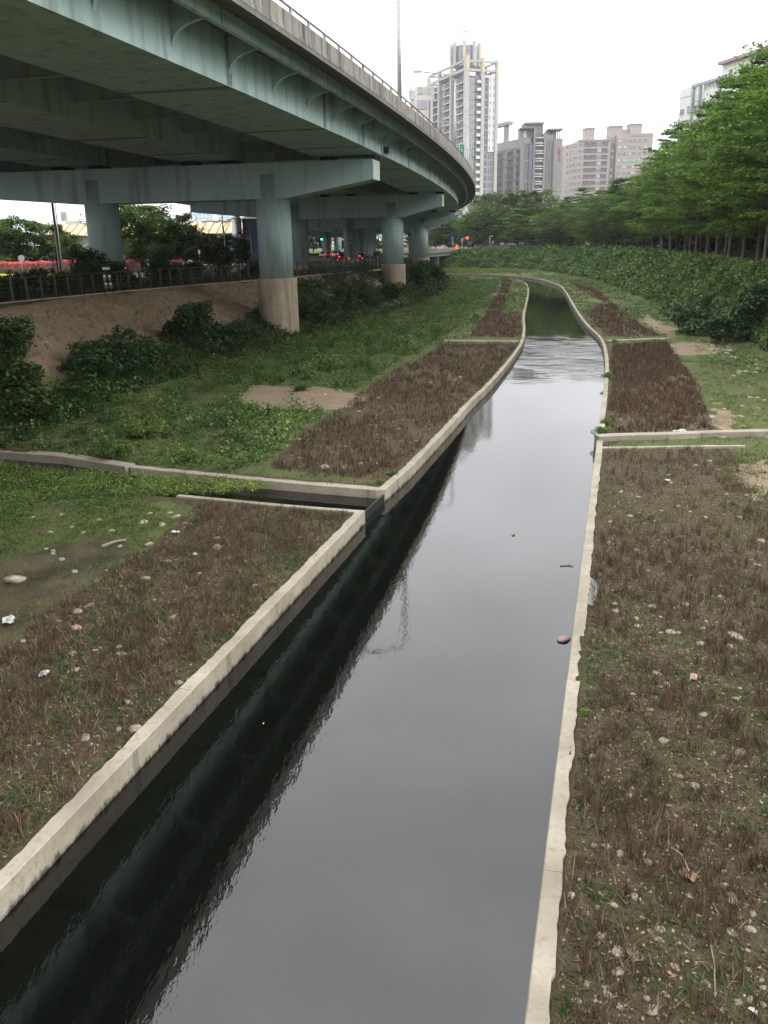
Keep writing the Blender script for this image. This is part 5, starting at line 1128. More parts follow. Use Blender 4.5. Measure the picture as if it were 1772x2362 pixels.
# understory behind the grove
P = []
for a, b in zip(RC[2:9], RC[3:10]):
    a = np.array(a, float); b = np.array(b, float); n_ = int(np.linalg.norm(b - a) * (60 if a[1] < 150 else 24)); t = rng.random(n_)[:, None]; d = (b - a) / np.linalg.norm(b - a); nn = np.array([d[1], -d[0]]); P.append(a + (b - a) * t + nn * (rng.uniform(17, 30, n_)[:, None]))
P = np.concatenate(P); stuff('grove_understory', [clump(22, 1.3, 1.5, .55, .3, (0,), None, .7) for _ in range(4)], None, rng.uniform(.8, 1.7, len(P)), [M['weed_dark']], P3=np.concatenate([P, (BANK + rng.uniform(0, 1, len(P)) * np.where(P[:, 1] < 185, 8.5, 4.0))[:, None]], 1), tilt=.3)

# lamp masts on the deck
def mast(base, ztop, arm, label, lean=0):
    o = empty('lamp_mast', base, 0, label, 'lamp mast'); H_ = ztop - base[2]; mb = MB(); mb.tube((0, 0, 0), (0, 0, H_ - 1), .19, .12, 12); pts = [(0, 0, H_ - 1)] + [(-arm * (1 - math.cos(a)) * .5 - (arm * .5 * math.sin(a) if 0 else 0), 0, H_ - 1 + math.sin(a)) for a in np.linspace(.3, math.pi / 2, 4)] + [(-arm, 0, H_ + .25)]
    mb.build('shaft', M['galv'], o, True); mb = MB(); mb.path(pts, .07); mb.build('arm', M['galv'], o); mb = MB(); mb.box(-arm - .9, -arm + .05, -.2, .2, H_ + .17, H_ + .36); mb.build('lamp_head', M['galv'], o); return o
so_ = lambda sn: (sn - 12.4) / KV
def deckpt(sn, o): p = VP(so_(sn), o, 1.96); return p
def mast_at(sn, o, arm, label): p = deckpt(sn, o); mast(p, 28.0, arm, label)
mast_at(34.5, 1.15, 2.6, 'tall lamp mast rising from the deck out of the top of the picture'); mast_at(-14.5, 1.3, 2.6, 'lamp mast above the nearest deck, seen only mirrored in the water')
mast_at(80, .8, 4.2, 'lamp mast on the deck in front of the tallest tower, left one'); mast_at(127, 1.2, 4.0, 'lamp mast on the deck in front of the tallest tower, right one')
# gantry with green direction signs
YG = 160; Mgs = mottled('green_road_sign', (.01, .20, .13), (.015, .24, .16), 2, .4, bumps=0)
def pxbox(mb, x0, x1, y0, y1, Y, dep=.15, base=(0, 0, 0)):
    a = Gy(x0, y1, Y); b = Gy(x1, y0, Y); mb.box(a[0] - base[0], b[0] - base[0], Y - base[1], Y + dep - base[1], a[2] - base[2], b[2] - base[2]); return mb
gz = deckpt(122, 1)[2]; gb = (Gy(1095, 430, YG)[0], YG, gz); ga = empty('sign_gantry', gb, 0, 'steel gantry on the deck with green direction signs facing away from the tower', 'sign gantry')
pxbox(MB(), 1091.5, 1095.5, 366, 445, YG, .25, gb).build('post', M['wood_pole'], ga)
for y in (343.5, 361.5): pxbox(MB(), 1040, 1090, y, y + 1.6, YG, .2, gb).build('chord', M['galv'], ga)
for x in (1073, 1078, 1083, 1088): pxbox(MB(), x, x + 1.2, 345, 361.5, YG, .12, gb).build('lattice_bar', M['galv'], ga)
for x0, x1, y0, y1, dy in ((1046, 1064.5, 333.5, 366, -.4), (1067.5, 1071, 334, 366, -.35), (1088.5, 1095, 341, 364, -.5)):
    b_ = (gb[0], gb[1] - dy, gb[2]); s_ = pxbox(MB(), x0, x1, y0, y1, YG - .3, .1, gb).build('sign_panel', Mgs, ga)
    nx = 3 if x1 - x0 > 10 else (0 if x1 - x0 < 4 else 1)
    for r in range(4):
        for c in range(nx):
            X0 = x0 + 2.2 + c * 5.2 if nx > 1 else x0 + 1.6; w = 3.6 if nx > 1 else 3.6; Y0 = y0 + 3 + r * (y1 - y0 - 5) / 4
            for q in range(2): pxbox(MB(), X0, X0 + w * (.9 if (r + c + q) % 2 else .6), Y0 + q * 2.0, Y0 + .9 + q * 2.0, YG - .36, .04, gb).build('character_stroke', M['white'], s_)
            pxbox(MB(), X0 + w * .35, X0 + w * .55, Y0 - .4, Y0 + 3.6, YG - .37, .04, gb).build('character_stroke', M['white'], s_)
# ================================================================== TOWERS AND FAR BUILDINGS
def bx(parent, name, mat, *b):
    mb = MB(); mb.box(*b); return mb.build(name, mat, parent)
Mcol = old_concrete('pale_tower_stone', (.40, .395, .38), (.48, .475, .46), (.35, .34, .33), .3); Mwht = mottled('white_tower_panel', (.58, .57, .54), (.66, .65, .62), 1, bumps=0)
Mgls = mottled('tower_dark_glass', (.12, .125, .16), (.19, .195, .24), .4, .25, bumps=0, spec=.6); Mgl2 = mottled('tower_pale_glass', (.24, .24, .27), (.34, .34, .38), .5, .25, bumps=0, spec=.6); Mgold = mottled('gold_trim', (.58, .44, .24), (.66, .52, .30), 2, .5, bumps=0)
Mdkw = mottled('tower_dark_wall', (.15, .15, .18), (.20, .20, .23), 1, .7, bumps=0)
def wmesh(w, h, glass, frame, bars=1, depth=.12):
    mb = MB(); mb.mat(glass); mb.box(-w / 2, w / 2, -.02, 0, 0, h); mb.mat(frame)
    mb.box(-w / 2 - .08, w / 2 + .08, -depth, -.021, h, h + .12); mb.box(-w / 2 - .08, w / 2 + .08, -depth, -.021, -.12, 0)
    for i in range(bars + 2): x = -w / 2 + w * i / (bars + 1); mb.box(x - .05, x + .05, -depth, -.021, 0, h)
    return mb.mesh('window')
Y0 = 400; A0 = Gy(1068, 560, Y0); zt = lambda y, Y=Y0, px=1072: Gy(px, y, Y)[2] - BANK
tw = empty('apartment_tower', (A0[0], Y0, BANK), .36, 'tallest pale apartment tower with gold tipped columns and a round crown', 'tower')
W_, D_ = 15.8, 38.0; HB = zt(173); pitch = zt(300) - zt(317.4); nfl = int(HB / pitch)
bx(tw, 'wall', Mdkw, .5, W_ - .5, .5, D_, 0, HB)
HT = zt(134)
for u, w, top in ((0, 2.0, HT + 1.2), (7.75, 1.55, HT + .6), (14.6, 1.3, HT)):
    bx(tw, 'corner_column' if u == 0 else 'column', Mcol, u, u + w, -.5, .9, 0, top); bx(tw, 'gold_fin', Mgold, u + w * .3, u + w * .95, -.62, -.51, top - 5.6, top - .3)
for v, w in ((12.4, 1.3), (25, 1.3), (37, 1.5)):
    bx(tw, 'column', Mcol, -.5, .9, v, v + w, 0, HT - 1.2 + (v > 30) * -.5); bx(tw, 'gold_fin', Mgold, -.62, -.51, v, v + w * .5, HT - 5.4, HT - 1.6)
for z0, z1 in ((zt(142), zt(137)), (zt(163), zt(157))):
    bx(tw, 'roof_beam', Mcol, 2, 14.6, -.2, .6, z0, z1); bx(tw, 'roof_beam', Mcol, -.2, .6, .9, D_, z0, z1); bx(tw, 'roof_beam', Mcol, 1, W_ - .5, D_ - 1, D_, z0, z1); bx(tw, 'roof_beam', Mcol, W_ - .9, W_ - .3, 1, D_ - 1, z0, z1)
bx(tw, 'penthouse', Mdkw, 3, 12.5, 4, D_ - 8, HB, HT - 2); bx(tw, 'parapet', Mwht, 2.2, 5.1, -.1, .5, HB - .2, HB + 1.4); bx(tw, 'parapet', Mwht, 9.4, 14.5, -.05, .5, HB - .6, HB + .4)
wa = wmesh(2.5, pitch - .55, Mgl2, Mwht, 0); wb = wmesh(1.5, 1.5, Mgls, Mcol, 1); wc = wmesh(2.0, pitch - .5, Mgls, Mwht, 0, .1); wd = wmesh(.42, 1.3, Mgls, Mwht, 0, .05); we = wmesh(2.8, pitch - .6, Mgls, Mwht, 2); balm = MB(); balm.box(-.85, .85, -1.0, 0, 0, 1.15); balm = balm.mesh('balcony', Mwht)
wl = wmesh(4.4, pitch - .9, Mgls, Mcol, 2, .3); wl2 = wmesh(2.4, pitch - .9, Mgl2, Mwht, 1, .3); slab = MB(); slab.box(-2.6, 2.6, -1.0, 0, 0, .3); slab = slab.mesh('balcony_slab', Mwht)
ztop_white = zt(349); bx(tw, 'white_panel', Mwht, 11.5, 14.55, .0, .5, ztop_white, HB + .2)
for k in range(nfl):
    z = HB - (k + 1) * pitch + .1
    if z < 2: break
    link('window', wa, tw, (3.65, .45, z)); link('window', wb, tw, (6.6, .45, z + 1.3)); link('balcony', balm, tw, (6.65, .45, z)); link('window', wc, tw, (10.35, .45, z))
    if z > ztop_white:
        for u in (12.2, 13.9): link('window', wd, tw, (u, -.02, z + .9))
    else: link('window', we, tw, (13.0, .45, z))
    for v in (6.2, 19.0, 31.2):
        link('window', wl, tw, (.45, v - 2.6, z + .3), (0, 0, -math.pi / 2)); link('balcony_slab', slab, tw, (.45, v - 2.6, z), (0, 0, -math.pi / 2))
        if k % 1 == 0: link('window', wl2, tw, (.45, v + 2.8, z + .3), (0, 0, -math.pi / 2))
# crown
cx, cy = 9.0, 18; cz0, cz1 = zt(142, 418), zt(106, 418); cr = 5.9
mb = MB(); mb.tube((cx, cy, cz0 - 2), (cx, cy, cz1), cr - .7, cr - .7, 8); mb.build('crown_drum', Mgl2, tw)
for k in range(8):
    a = k * math.pi / 4 + .25; p = (cx + cr * math.cos(a), cy + cr * math.sin(a)); mb = MB(); mb.tube((*p, cz0 - 2), (*p, cz1 + 1.2), .75, .7, 6); mb.build('crown_column', Mcol, tw)
    if k % 2: mb = MB(); mb.tube((cx + (cr + .5) * math.cos(a), cy + (cr + .5) * math.sin(a), cz1 - 5), (cx + (cr + .5) * math.cos(a), cy + (cr + .5) * math.sin(a), cz1 + .6), .5, .5, 6); mb.build('gold_fin', Mgold, tw)
    mb = MB(); pts = [(cx + 3.9 * math.cos(a) * math.cos(t), cy + 3.9 * math.sin(a) * math.cos(t), cz1 + 6.2 * math.sin(t)) for t in np.linspace(0, 1.35, 8)]; mb.path(pts, .14, 5); mb.build('dome_rib', Mwht, tw)
for t, r in ((.75, .2), (1.3, .25)):
    mb = MB(); pts = [(cx + 3.9 * math.cos(a) * math.cos(t), cy + 3.9 * math.sin(a) * math.cos(t), cz1 + 6.2 * math.sin(t)) for a in np.linspace(0, 2 * math.pi, 17)]; mb.path(pts, r, 5); mb.build('dome_ring', Mgold if t > 1 else Mwht, tw)

# beige podium block at the tower foot
Mbei = old_concrete('beige_block_render', (.42, .38, .31), (.50, .46, .38), (.25, .22, .18), .3)
a = Gy(998, 560, 372); pd = empty('apartment_block', (a[0], 372, BANK), .22, 'low beige block with dark wide windows at the foot of the tallest tower', 'building'); Lp = 14.5
bx(pd, 'wall', Mbei, 0, Lp, .8, 12, 0, zt(512, 372)); wv = wmesh(3.4, 1.7, Mgls, Mbei, 1, .2)
for k in range(4):
    z = zt(512, 372) - 3.0 - k * 3.3
    if z < 0: continue
    bx(pd, 'balcony_wall', Mwht if k < 1 else Mbei, 0, Lp, 0, .8, z - 1.1, z - .05)
    for u in (2.4, 7.0, 11.8): link('window', wv, pd, (u, .78, z + .1))

# dark grey building group
Mg1 = old_concrete('warm_grey_render', (.26, .25, .24), (.32, .31, .295), (.18, .175, .17), .3); Mg2 = mottled('blue_grey_render', (.19, .20, .22), (.23, .24, .26), .5, bumps=0)
YB2 = 460; z2 = lambda y, px=1200: Gy(px, y, YB2)[2] - BANK; X2 = lambda px, y=420: Gy(px, y, YB2)[0]
g = empty('grey_apartment_building', (X2(1206), YB2, BANK), 0, 'grey apartment building with curved white balconies and a tall stepped roofline', 'building'); ox = X2(1206)
u2 = lambda px: X2(px) - ox
# left wing recedes to the left
wing_top = z2(318); LW = 44.0; ang = R_(112)
wg = Matrix.Rotation(ang, 4, 'Z')
mb = MB(); mb.box(0, LW, -12, 0, 0, wing_top - .5, wg); mb.build('wing_wall', Mg2, g)
mb = MB(); mb.box(-.05, LW + .05, -.1 + .0, .25, wing_top - 4.2, wing_top, wg); mb.build('wing_parapet', Mg1, g)
ww = wmesh(5.2, 2.4, Mgls, Mg1, 2, .5); ww2 = wmesh(3.0, 2.4, Mgls, Mg1, 1, .5)
for k in range(13):
    z = wing_top - 7.6 - k * 3.55
    if z < 3: break
    for u, m_ in ((4.5, ww2), (12.5, ww), (23, ww), (33, ww)):
        p = wg @ Vector((u, .06, z)); link('window', m_, g, p, (0, 0, ang + math.pi))
    p0 = MB(); p0.box(2, 38, 0.02, .35, z - .5, z - .3, wg); p0.build('floor_band', Mg1, g)
mb = MB(); mb.box(LW - 9, LW - 7, -3, -1, wing_top - 1, wing_top + 8, wg); mb.box(LW - 24, LW - 22, -3, -1, wing_top - 1, wing_top + 8, wg); mb.box(LW - 27, LW - 4, -3.5, -.5, wing_top + 8, wing_top + 9.6, wg); mb.build('roof_frame', mottled('pinkish_frame', (.30, .26, .26), (.35, .31, .31), 1, bumps=0), g)
# middle tower
def blk(px0, px1, ytop, y0, y1, mat, name='wall', zb=0): return bx(g, name, mat, u2(px0), u2(px1), y0, y1, zb, z2(ytop, px0))
blk(1200, 1222, 318, 0, 12, Mg1); blk(1222, 1229, 330, .3, 12, Mg1); blk(1199, 1230, 295, 2, 10, Mg1, 'roof_tower', z2(318)); bx(g, 'roof_canopy', Mg2, u2(1198), u2(1231), -.5, 10, z2(297), z2(293.5))
bx(g, 'painted_lit_opening', Mwht, u2(1206), u2(1213), 1.85, 2.0, z2(316), z2(300)); blk(1211, 1253, 284, 5, 14, Mg1, 'lift_tower', z2(330)); bx(g, 'roof_canopy', Mg2, u2(1210), u2(1254), 3.8, 14, z2(284), z2(280)); bx(g, 'painted_recess_shade', Mgls, u2(1241), u2(1250), 4.9, 5.0, z2(316), z2(286))  # flat white panel paints the lit opening; flat dark one paints the recess's shade
blk(1228, 1232, 296, -.6, 3, Mg1, 'pilaster'); blk(1251, 1256, 308, -.6, 4, Mg1, 'pilaster'); bx(g, 'balcony_recess', Mgls, u2(1232), u2(1251), 1.0, 4, 0, z2(320))
wcol = wmesh(2.1, 3.0, Mgls, Mg2, 0, .1)
for k in range(15):
    z = z2(330) - 3.3 - k * 3.3
    if z < 1: break
    link('window', wcol, g, (u2(1213.5), -.02, z)); link('window', wcol, g, (u2(1221.5), -.02, z))
for z_ in (z2(374), z2(420), z2(466)): bx(g, 'floor_band', Mg1, u2(1208), u2(1218), -.25, -.04, z_, z_ + 1.0)
bal = MB(); n_ = 8; wd_ = u2(1251) - u2(1232); outer = [(wd_ * i / n_, -1.1 * math.sin(math.pi * i / n_) - .3) for i in range(n_ + 1)]; bal.prism(outer + [(wd_, 1.0), (0, 1.0)], 0, .45); balc = bal.mesh('balcony_slab', Mwht)
bal = MB(); bal.prism([(x, y + .15) for x, y in outer] + [(wd_, -.0), (0, -.0)], .45, 1.0); balr = bal.mesh('balcony_rail', Mgl2); wbx = wmesh(1.6, 1.6, Mgl2, Mg1, 1)
k = 0; z = z2(320)
while z > 3: link('balcony_slab', balc, g, (u2(1232), 0, z)); z -= 3.05 * (.62 if k % 2 else 1.38) * .58; k += 1
# right block with vertical slots and red lettering
blk(1257, 1275, 310, 1, 14, Mg1); blk(1275, 1294, 320, -.5, 14, Mg1); blk(1261, 1270, 300, 3, 12, Mg1, 'roof_tower', z2(310)); bx(g, 'roof_canopy', Mg2, u2(1261), u2(1294), 0, 8, z2(301), z2(297.5))
for px in (1283, 1288): bx(g, 'roof_post', Mg1, u2(px), u2(px + 1.2), 1, 2, z2(320), z2(301))
bx(g, 'roof_room', Mg2, u2(1272), u2(1281), 2, 7, z2(320), z2(301))
for px, w in ((1259, 1.3), (1264.5, 1.6), (1273.5, 2.2)): bx(g, 'window_slot', Mgls, u2(px), u2(px + w), -.56 if px > 1270 else .94, .98 if px < 1270 else -.51, 0, z2(322))
Mred = mottled('red_lettering', (.55, .05, .09), (.62, .08, .12), 3, bumps=0)
for i in range(4):                       # four upright characters, strokes as they read from afar
    yy = 344.5 + i * 7.8; x0 = 1284.4; st = [(0, 5, 0, .9), (0, 5, 2.2, 3.0), (.2, 1.1, 0, 5.6), (3.9, 4.8, 0, 5.2), (1.2, 4, 4.4, 5.2), (2.1, 3, .9, 5.8)]
    if i == 2: st = [(.4, 4.6, .4, 1.2), (2.1, 3, 0, 6), (.8, 4.2, 2.6, 3.4), (1, 4, 5.0, 5.8)]
    if i == 3: st = [(.5, 4.5, 1, 1.8), (1, 1.9, 0, 5.8), (1.2, 4.8, 5, 5.8), (2.6, 3.4, 1.8, 5)]
    for a_, b_, c_, d_ in st: bx(g, 'character_stroke', Mred, u2(x0 + a_), u2(x0 + b_), -.62, -.51, z2(yy + d_), z2(yy + c_))

# pinkish apartment block
Mpk = old_concrete('pinkish_tile_facade', (.36, .315, .30), (.43, .38, .365), (.28, .25, .24), .25, vstreak=False); Mpk2 = mottled('pinkish_darker_tile', (.33, .29, .275), (.38, .335, .32), 2, bumps=0)  # second tile is slightly darker, for trims, the set-back bay and window frames
Y3 = 520; z3 = lambda y, px=1350: Gy(px, y, Y3)[2] - BANK; ox3 = Gy(1332, 400, Y3)[0]; u3 = lambda px: Gy(px, 400, Y3)[0] - ox3
pk = empty('pink_apartment_block', (ox3, Y3, BANK), 0, 'pinkish tiled apartment block with three rooftop towers behind the grove', 'building')
bx(pk, 'wall', Mpk, 0, u3(1405), 0, 14, 0, z3(323)); bx(pk, 'cornice', Mpk2, -.4, u3(1405), -.4, 0, z3(325), z3(322)); bx(pk, 'wall', Mpk2, u3(1405), u3(1418), 2.5, 14, 0, z3(316)); bx(pk, 'wall', Mpk, u3(1418), u3(1500), -1.0, 14, 0, z3(312)); bx(pk, 'parapet', Mpk2, u3(1447), u3(1500), -1.2, -1.0, z3(316), z3(310))
ang3 = R_(100); wg3 = Matrix.Rotation(ang3, 4, 'Z'); mb = MB(); mb.box(0, 42, -12, 0, 0, z3(326), wg3); mb.build('wing_wall', Mpk, pk)
for px0, px1, y0, y1, yb in ((1349, 1369, 296, 323, 2), (1404, 1434, 292, 316, 3), (1450, 1477, 288, 312, 2)):
    bx(pk, 'roof_tower', Mpk, u3(px0), u3(px1), yb, 10, z3(y1) - 1, z3(y0)); bx(pk, 'roof_tower_cap', Mpk2, u3(px0) - .3, u3(px1) + .3, yb - .3, 10.3, z3(y0), z3(y0) + .5)
bx(pk, 'roof_room', Mpk, u3(1434), u3(1450), 4, 10, z3(313), z3(298))
wA = wmesh(3.2, 1.7, Mgls, Mpk2, 2, .4); wB = wmesh(1.5, 1.5, Mwht, Mpk2, 1, .15); wC = wmesh(1.5, 1.3, Mgl2, Mpk2, 1, .15); wD = wmesh(2.8, 1.4, mottled('green_glass', (.30, .55, .45), (.38, .62, .52), 1, .3, bumps=0), Mpk2, 2, .15)
random.seed(21)
for k in range(14):
    z = z3(336) - k * 3.35
    if z < 2: break
    for px, m_ in ((1336, wC), (1352, wA), (1367, wA), (1380.5, wB if k % 2 else wC), (1392, wA), (1412, wB if k % 3 else wC)): link('window', m_, pk, (u3(px), -.03 if px < 1405 else 2.45, z))
    for i, px in enumerate((1425, 1437, 1449, 1458, 1470, 1484)): link('window', wD if k == 3 and 0 < i < 4 else random.choice((wB, wC, wC)), pk, (u3(px), -1.03, z + 1.4))
    for u in (3, 7, 11.5, 16, 24, 28, 32.5, 37): p = wg3 @ Vector((u, .05, z)); link('window', random.choice((wB, wB, wC)), pk, p, (0, 0, ang3 + math.pi))

# white block at the upper right behind the grove
Mcw = old_concrete('off_white_render', (.60, .59, .55), (.70, .69, .65), (.45, .45, .42), .25); Mbg = mottled('blue_grey_frame', (.30, .33, .37), (.36, .39, .43), 1, bumps=0); Mrd = mottled('maroon_eaves', (.32, .22, .22), (.37, .26, .26), 2, bumps=0)
Y4 = 250; a = Gy(1567, 250, Y4); b = Gy(1772, 130, Y4 - 34); d = b[:2] - a[:2]; an = math.atan2(d[1], d[0]); L4 = np.linalg.norm(d)
wb4 = empty('white_apartment_building', (a[0], a[1], BANK), an, 'off white apartment building with a grey roof pergola rising behind the grove', 'building')
f4 = lambda px: (Gy(px, 250, Y4)[0] - a[0]) / math.cos(an) * (1 - (px - 1567) / 1772 * .35)
h4 = lambda px, y: Gy(px, y, Y4 - 34 * (px - 1567) / 205)[2] - BANK
H1 = h4(1590, 222); bx(wb4, 'wall', Mcw, 0, L4 * 1.3, 0, 14, 0, H1); bx(wb4, 'parapet', Mcw, 0, L4 * .2, -.1, 6, H1, H1 + 2.0)
H2 = h4(1600, 197); 
for u in (L4 * .18, L4 * .27, L4 * .50): bx(wb4, 'pergola_post', Mbg, u, u + .55, -.7, 0, H1 - 8, H2)
bx(wb4, 'pergola_beam', Mbg, L4 * .18, L4 * .62, -.7, 0, H2 - .7, H2); bx(wb4, 'pergola_beam', Mbg, L4 * .18, L4 * .62, 6, 6.6, H2 - .7, H2); bx(wb4, 'wall', Mcw, L4 * .28, L4 * .62, .5, 12, H1, H1 + 2.2)
H3 = h4(1680, 135); bx(wb4, 'roof_tower', Mcw, L4 * .46, L4 * .98, 1.2, 12, H1, H3 - .8); bx(wb4, 'roof_eaves', Mrd, L4 * .44, L4 * 1.0, .2, 13, H3 - .8, H3 - .1); bx(wb4, 'pilaster', Mbg, L4 * .78, L4 * .80, 1.0, 1.2, H1, H3 - .8); bx(wb4, 'window', Mgls, L4 * .55, L4 * .58, 1.05, 1.2, H3 - 4.0, H3 - 2.4)
w4 = wmesh(2.0, 1.8, Mgl2, Mcw, 1, .1); w4b = wmesh(1.8, 1.4, Mgls, Mcw, 1, .1)
for k in range(6):
    for i in range(9): link('window', w4b if i in (0, 2, 4) else w4, wb4, (1.6 + i * 3.3, -.03, H1 - 4.2 - k * 3.3))

# pale building with ornament left of the tallest tower, half hidden by the deck
Y5 = 430; z5 = lambda y: Gy(975, y, Y5)[2] - BANK; o5 = Gy(957, 300, Y5)[0]; u5 = lambda px: Gy(px, 300, Y5)[0] - o5
pb5 = empty('ornamented_building', (o5, Y5, BANK), 0, 'pale building with thin decorative letter shapes and a mauve panel just above the deck parapet', 'building')
bx(pb5, 'wall', Mwht, 0, u5(1003), 0, 14, 0, z5(199)); bx(pb5, 'side_wall', Mwht, u5(948), 0, 2, 14, 0, z5(206)); bx(pb5, 'mauve_panel', mottled('mauve_panel', (.40, .33, .40), (.48, .41, .48), 1, bumps=0), u5(962), u5(985), -.3, 0, z5(252), z5(231))
for px, w in ((989, 3.5), (999, 3)): bx(pb5, 'window_slot', Mgls, u5(px), u5(px + w), -.1, 0.02, 0, z5(232))
Mor = mottled('grey_ornament', (.42, .41, .40), (.48, .47, .46), 2, bumps=0)
for px, y0, y1 in ((964.5, 200, 218), (967.5, 200, 216), (970.5, 200, 217), (973.5, 201, 218), (979, 201, 218), (983.5, 201, 218), (988, 202, 219), (991.5, 201, 219)): bx(pb5, 'letter_bar', Mor, u5(px), u5(px + 1.1), -.25, -.05, z5(y1), z5(y0))
mb = MB(); pts = [(u5(964), -.2, z5(218)), (u5(968), -.2, z5(214)), (u5(971), -.2, z5(217)), (u5(975), -.2, z5(212))]; mb.path(pts, .22); mb.build('letter_bar', Mor, pb5)
for px in (978.5, 984, 991.5, 999): mb = MB(); mb.tube((u5(px), 3, z5(200)), (u5(px), 3, z5(194.5)), .3, .2); mb.build('roof_finial', Mor, pb5)
mb = MB(); mb.path([(u5(951) + 1.0 * math.cos(t), 1.9, z5(215) + 2.4 * math.sin(t)) for t in np.linspace(1.2, 5.2, 12)], .35); mb.build('crescent_ornament', Mor, pb5)
bx(pb5, 'pink_mark', mottled('pink_mark', (.7, .45, .45), (.75, .5, .5), 1, bumps=0), u5(979), u5(983), -.1, -.02, z5(265), z5(257))

# ================================================================== STONES, LITTER, SMALL THINGS
def stone_mesh(seed, mat):
    r = random.Random(seed); bm = bmesh.new(); bmesh.ops.create_icosphere(bm, subdivisions=2, radius=.5)
    k = [Vector((r.uniform(-1, 1), r.uniform(-1, 1), r.uniform(-1, 1))).normalized() for _ in range(5)]
    for v in bm.verts:
        for q in k:
            dd = v.co.dot(q)
            if dd > .36: v.co -= q * (dd - .36) * .8
        v.co.z *= .62; v.co.x *= 1.15
    me = bpy.data.meshes.new('stone'); bm.to_mesh(me); bm.free(); me.materials.append(mat); me.polygons.foreach_set('use_smooth', [True] * len(me.polygons)); return me
SM = [stone_mesh(i, M['stone'] if i % 3 else M['stone_grey']) for i in range(7)] + [stone_mesh(9, M['stone_pink'])]
def stone(x, y, s, m, label, group=None, name='stone'):
    z = float(T(np.array([[x, y]]))[0]); o = link(name, m, None, (x, y, z + s * .03), (random.uniform(-.2, .2), random.uniform(-.2, .2), random.uniform(0, 6.28)), (s, s * random.uniform(.7, 1), s * random.uniform(.6, .9))); return tag(o, label, 'stone', group)
named = [((36, 1333), .52, 2, 'largest tan stone on the mud at the left edge'), ((262, 1132), .34, 1, 'tan stone at the edge of the creeping weeds'), ((406, 1188), .32, 4, 'upright tan stone where the weeds meet the near brown strip'), ((330, 1204), .32, 5, 'flat tan stone left of the upright one'), ((373, 1207), .3, 2, 'flat long pale stone between two tan stones'), ((392, 1178), .18, 1, 'small stone beside the upright tan stone'), ((140, 1182), .22, 3, 'round stone in the short grass at left'),
         ((345, 1182), .22, 2, 'flat stone in the short grass above the mud'), ((334, 1329), .26, 5, 'squarish stone in the near brown strip'), ((387, 1290), .2, 1, 'standing pale stone in the near brown strip'), ((312, 1676), .24, 4, 'stone lying on the edge of the near left channel wall'), ((205, 1392), .2, 7, 'pinkish flat stone at the upper left of the near brown strip'), ((175, 1440), .3, 7, 'reddish stone with a green leaf on it near the left edge'),
         ((1707, 1727), .21, 1, 'largest pale stone in the right brown bed'), ((1623, 1640), .17, 2, 'tan stone near the right edge, left of the largest pale one'), ((1565, 1785), .16, 1, 'pale stone in the middle of the right bed'), ((1604, 1808), .17, 4, 'upright stone right of the pale middle stone'), ((1516, 1550), .17, 2, 'oval pale stone high in the right bed'), ((1698, 1608), .14, 1, 'round pale stone at the right edge'), ((1366, 1738), .13, 5, 'pale stone next to the right channel wall'), ((1318, 2058), .13, 5, 'grey stone close to the right channel wall near the bottom'),
         ((1466, 2060), .12, 4, 'tan stone in the lower middle of the right bed'), ((1683, 1484), .16, 2, 'pale oval stone at the upper right of the right bed'), ((1690, 2143), .12, 1, 'pale flat stone at the lower right'), ((1424, 2236), .15, 1, 'pale stone near the bottom of the right bed'), ((1738, 2100), .1, 1, 'small pale stone at the lower right edge'), ((1536, 2290), .1, 4, 'small pale stone at the very bottom')]
for (px, py), s, m, lb in named: p = G(px, py, .42); stone(p[0], p[1], s, SM[m], lb)
for px0, px1, py0, py1, n, s0, s1, grp, lb in ((1290, 1772, 1060, 1500, 55, .07, .17, 'pale stones scattered in the upper right bed', 'small pale stone among the brown stalks in the upper part of the right bed'), (1290, 1772, 1500, 2340, 70, .04, .10, 'pale stones scattered in the lower right bed', 'small pale stone among the brown stalks in the lower part of the right bed'),
        (30, 760, 1180, 1700, 40, .07, .16, 'pale stones scattered in the near left strip', 'small pale stone among the brown stalks of the near left strip'), (620, 1080, 850, 1080, 26, .12, .24, 'pale stones scattered in the far left strip', 'small pale stone among the brown stalks beyond the side stream'), (1640, 1772, 860, 1010, 22, .12, .3, 'stones on the grass at the right edge', 'pale stone on the short grass right of the brown strips'), (480, 620, 950, 1060, 18, .12, .28, 'stones on the short grass left of the far strip', 'tan stone on the short grass behind the side stream wall')):
    k = 0
    while k < n:
        px, py = random.uniform(px0, px1), random.uniform(py0, py1); p = G(px, py, .4); q = np.array([[p[0], p[1]]])
        if poly_contains(CH, q)[0] or pl_dist([np.array(c, float) for c in CH], q)[0] < .4: continue
        stone(p[0], p[1], random.uniform(s0, s1) * 1.35 * (1.6 if random.random() < .1 else 1), random.choice(SM[:7]), lb, grp); k += 1
# gravel and crumbs nobody could count
def pebbles(name, poly, n, dn, s0, s1, mat):
    P = off_walls(pts_in(poly, n, dn), .32); bm = bmesh.new(); bmesh.ops.create_icosphere(bm, subdivisions=1, radius=.5); V = np.array([v.co[:] for v in bm.verts]) * [1.1, .8, .55]; Fc = np.array([[v.index for v in f.verts] for f in bm.faces]); bm.free()
    Tm = [(V * rng.uniform(.8, 1.2, V.shape), Fc, np.zeros(len(Fc), int)) for _ in range(5)]; stuff(name, Tm, P, rng.uniform(s0, s1, len(P)) ** 1.0, [mat], dz=.005)
pebbles('gravel', STRIP_R0, 3200, 1.0, .012, .055, M['stone']); pebbles('gravel', STRIP_L1, 1100, .5, .02, .06, M['stone']); pebbles('gravel', STRIP_L2, 800, .3, .04, .10, M['stone']); pebbles('gravel', STRIP_R1, 1500, .2, .05, .12, M['stone']); pebbles('gravel', STRIP_R2, 900, 0, .07, .16, M['stone'])
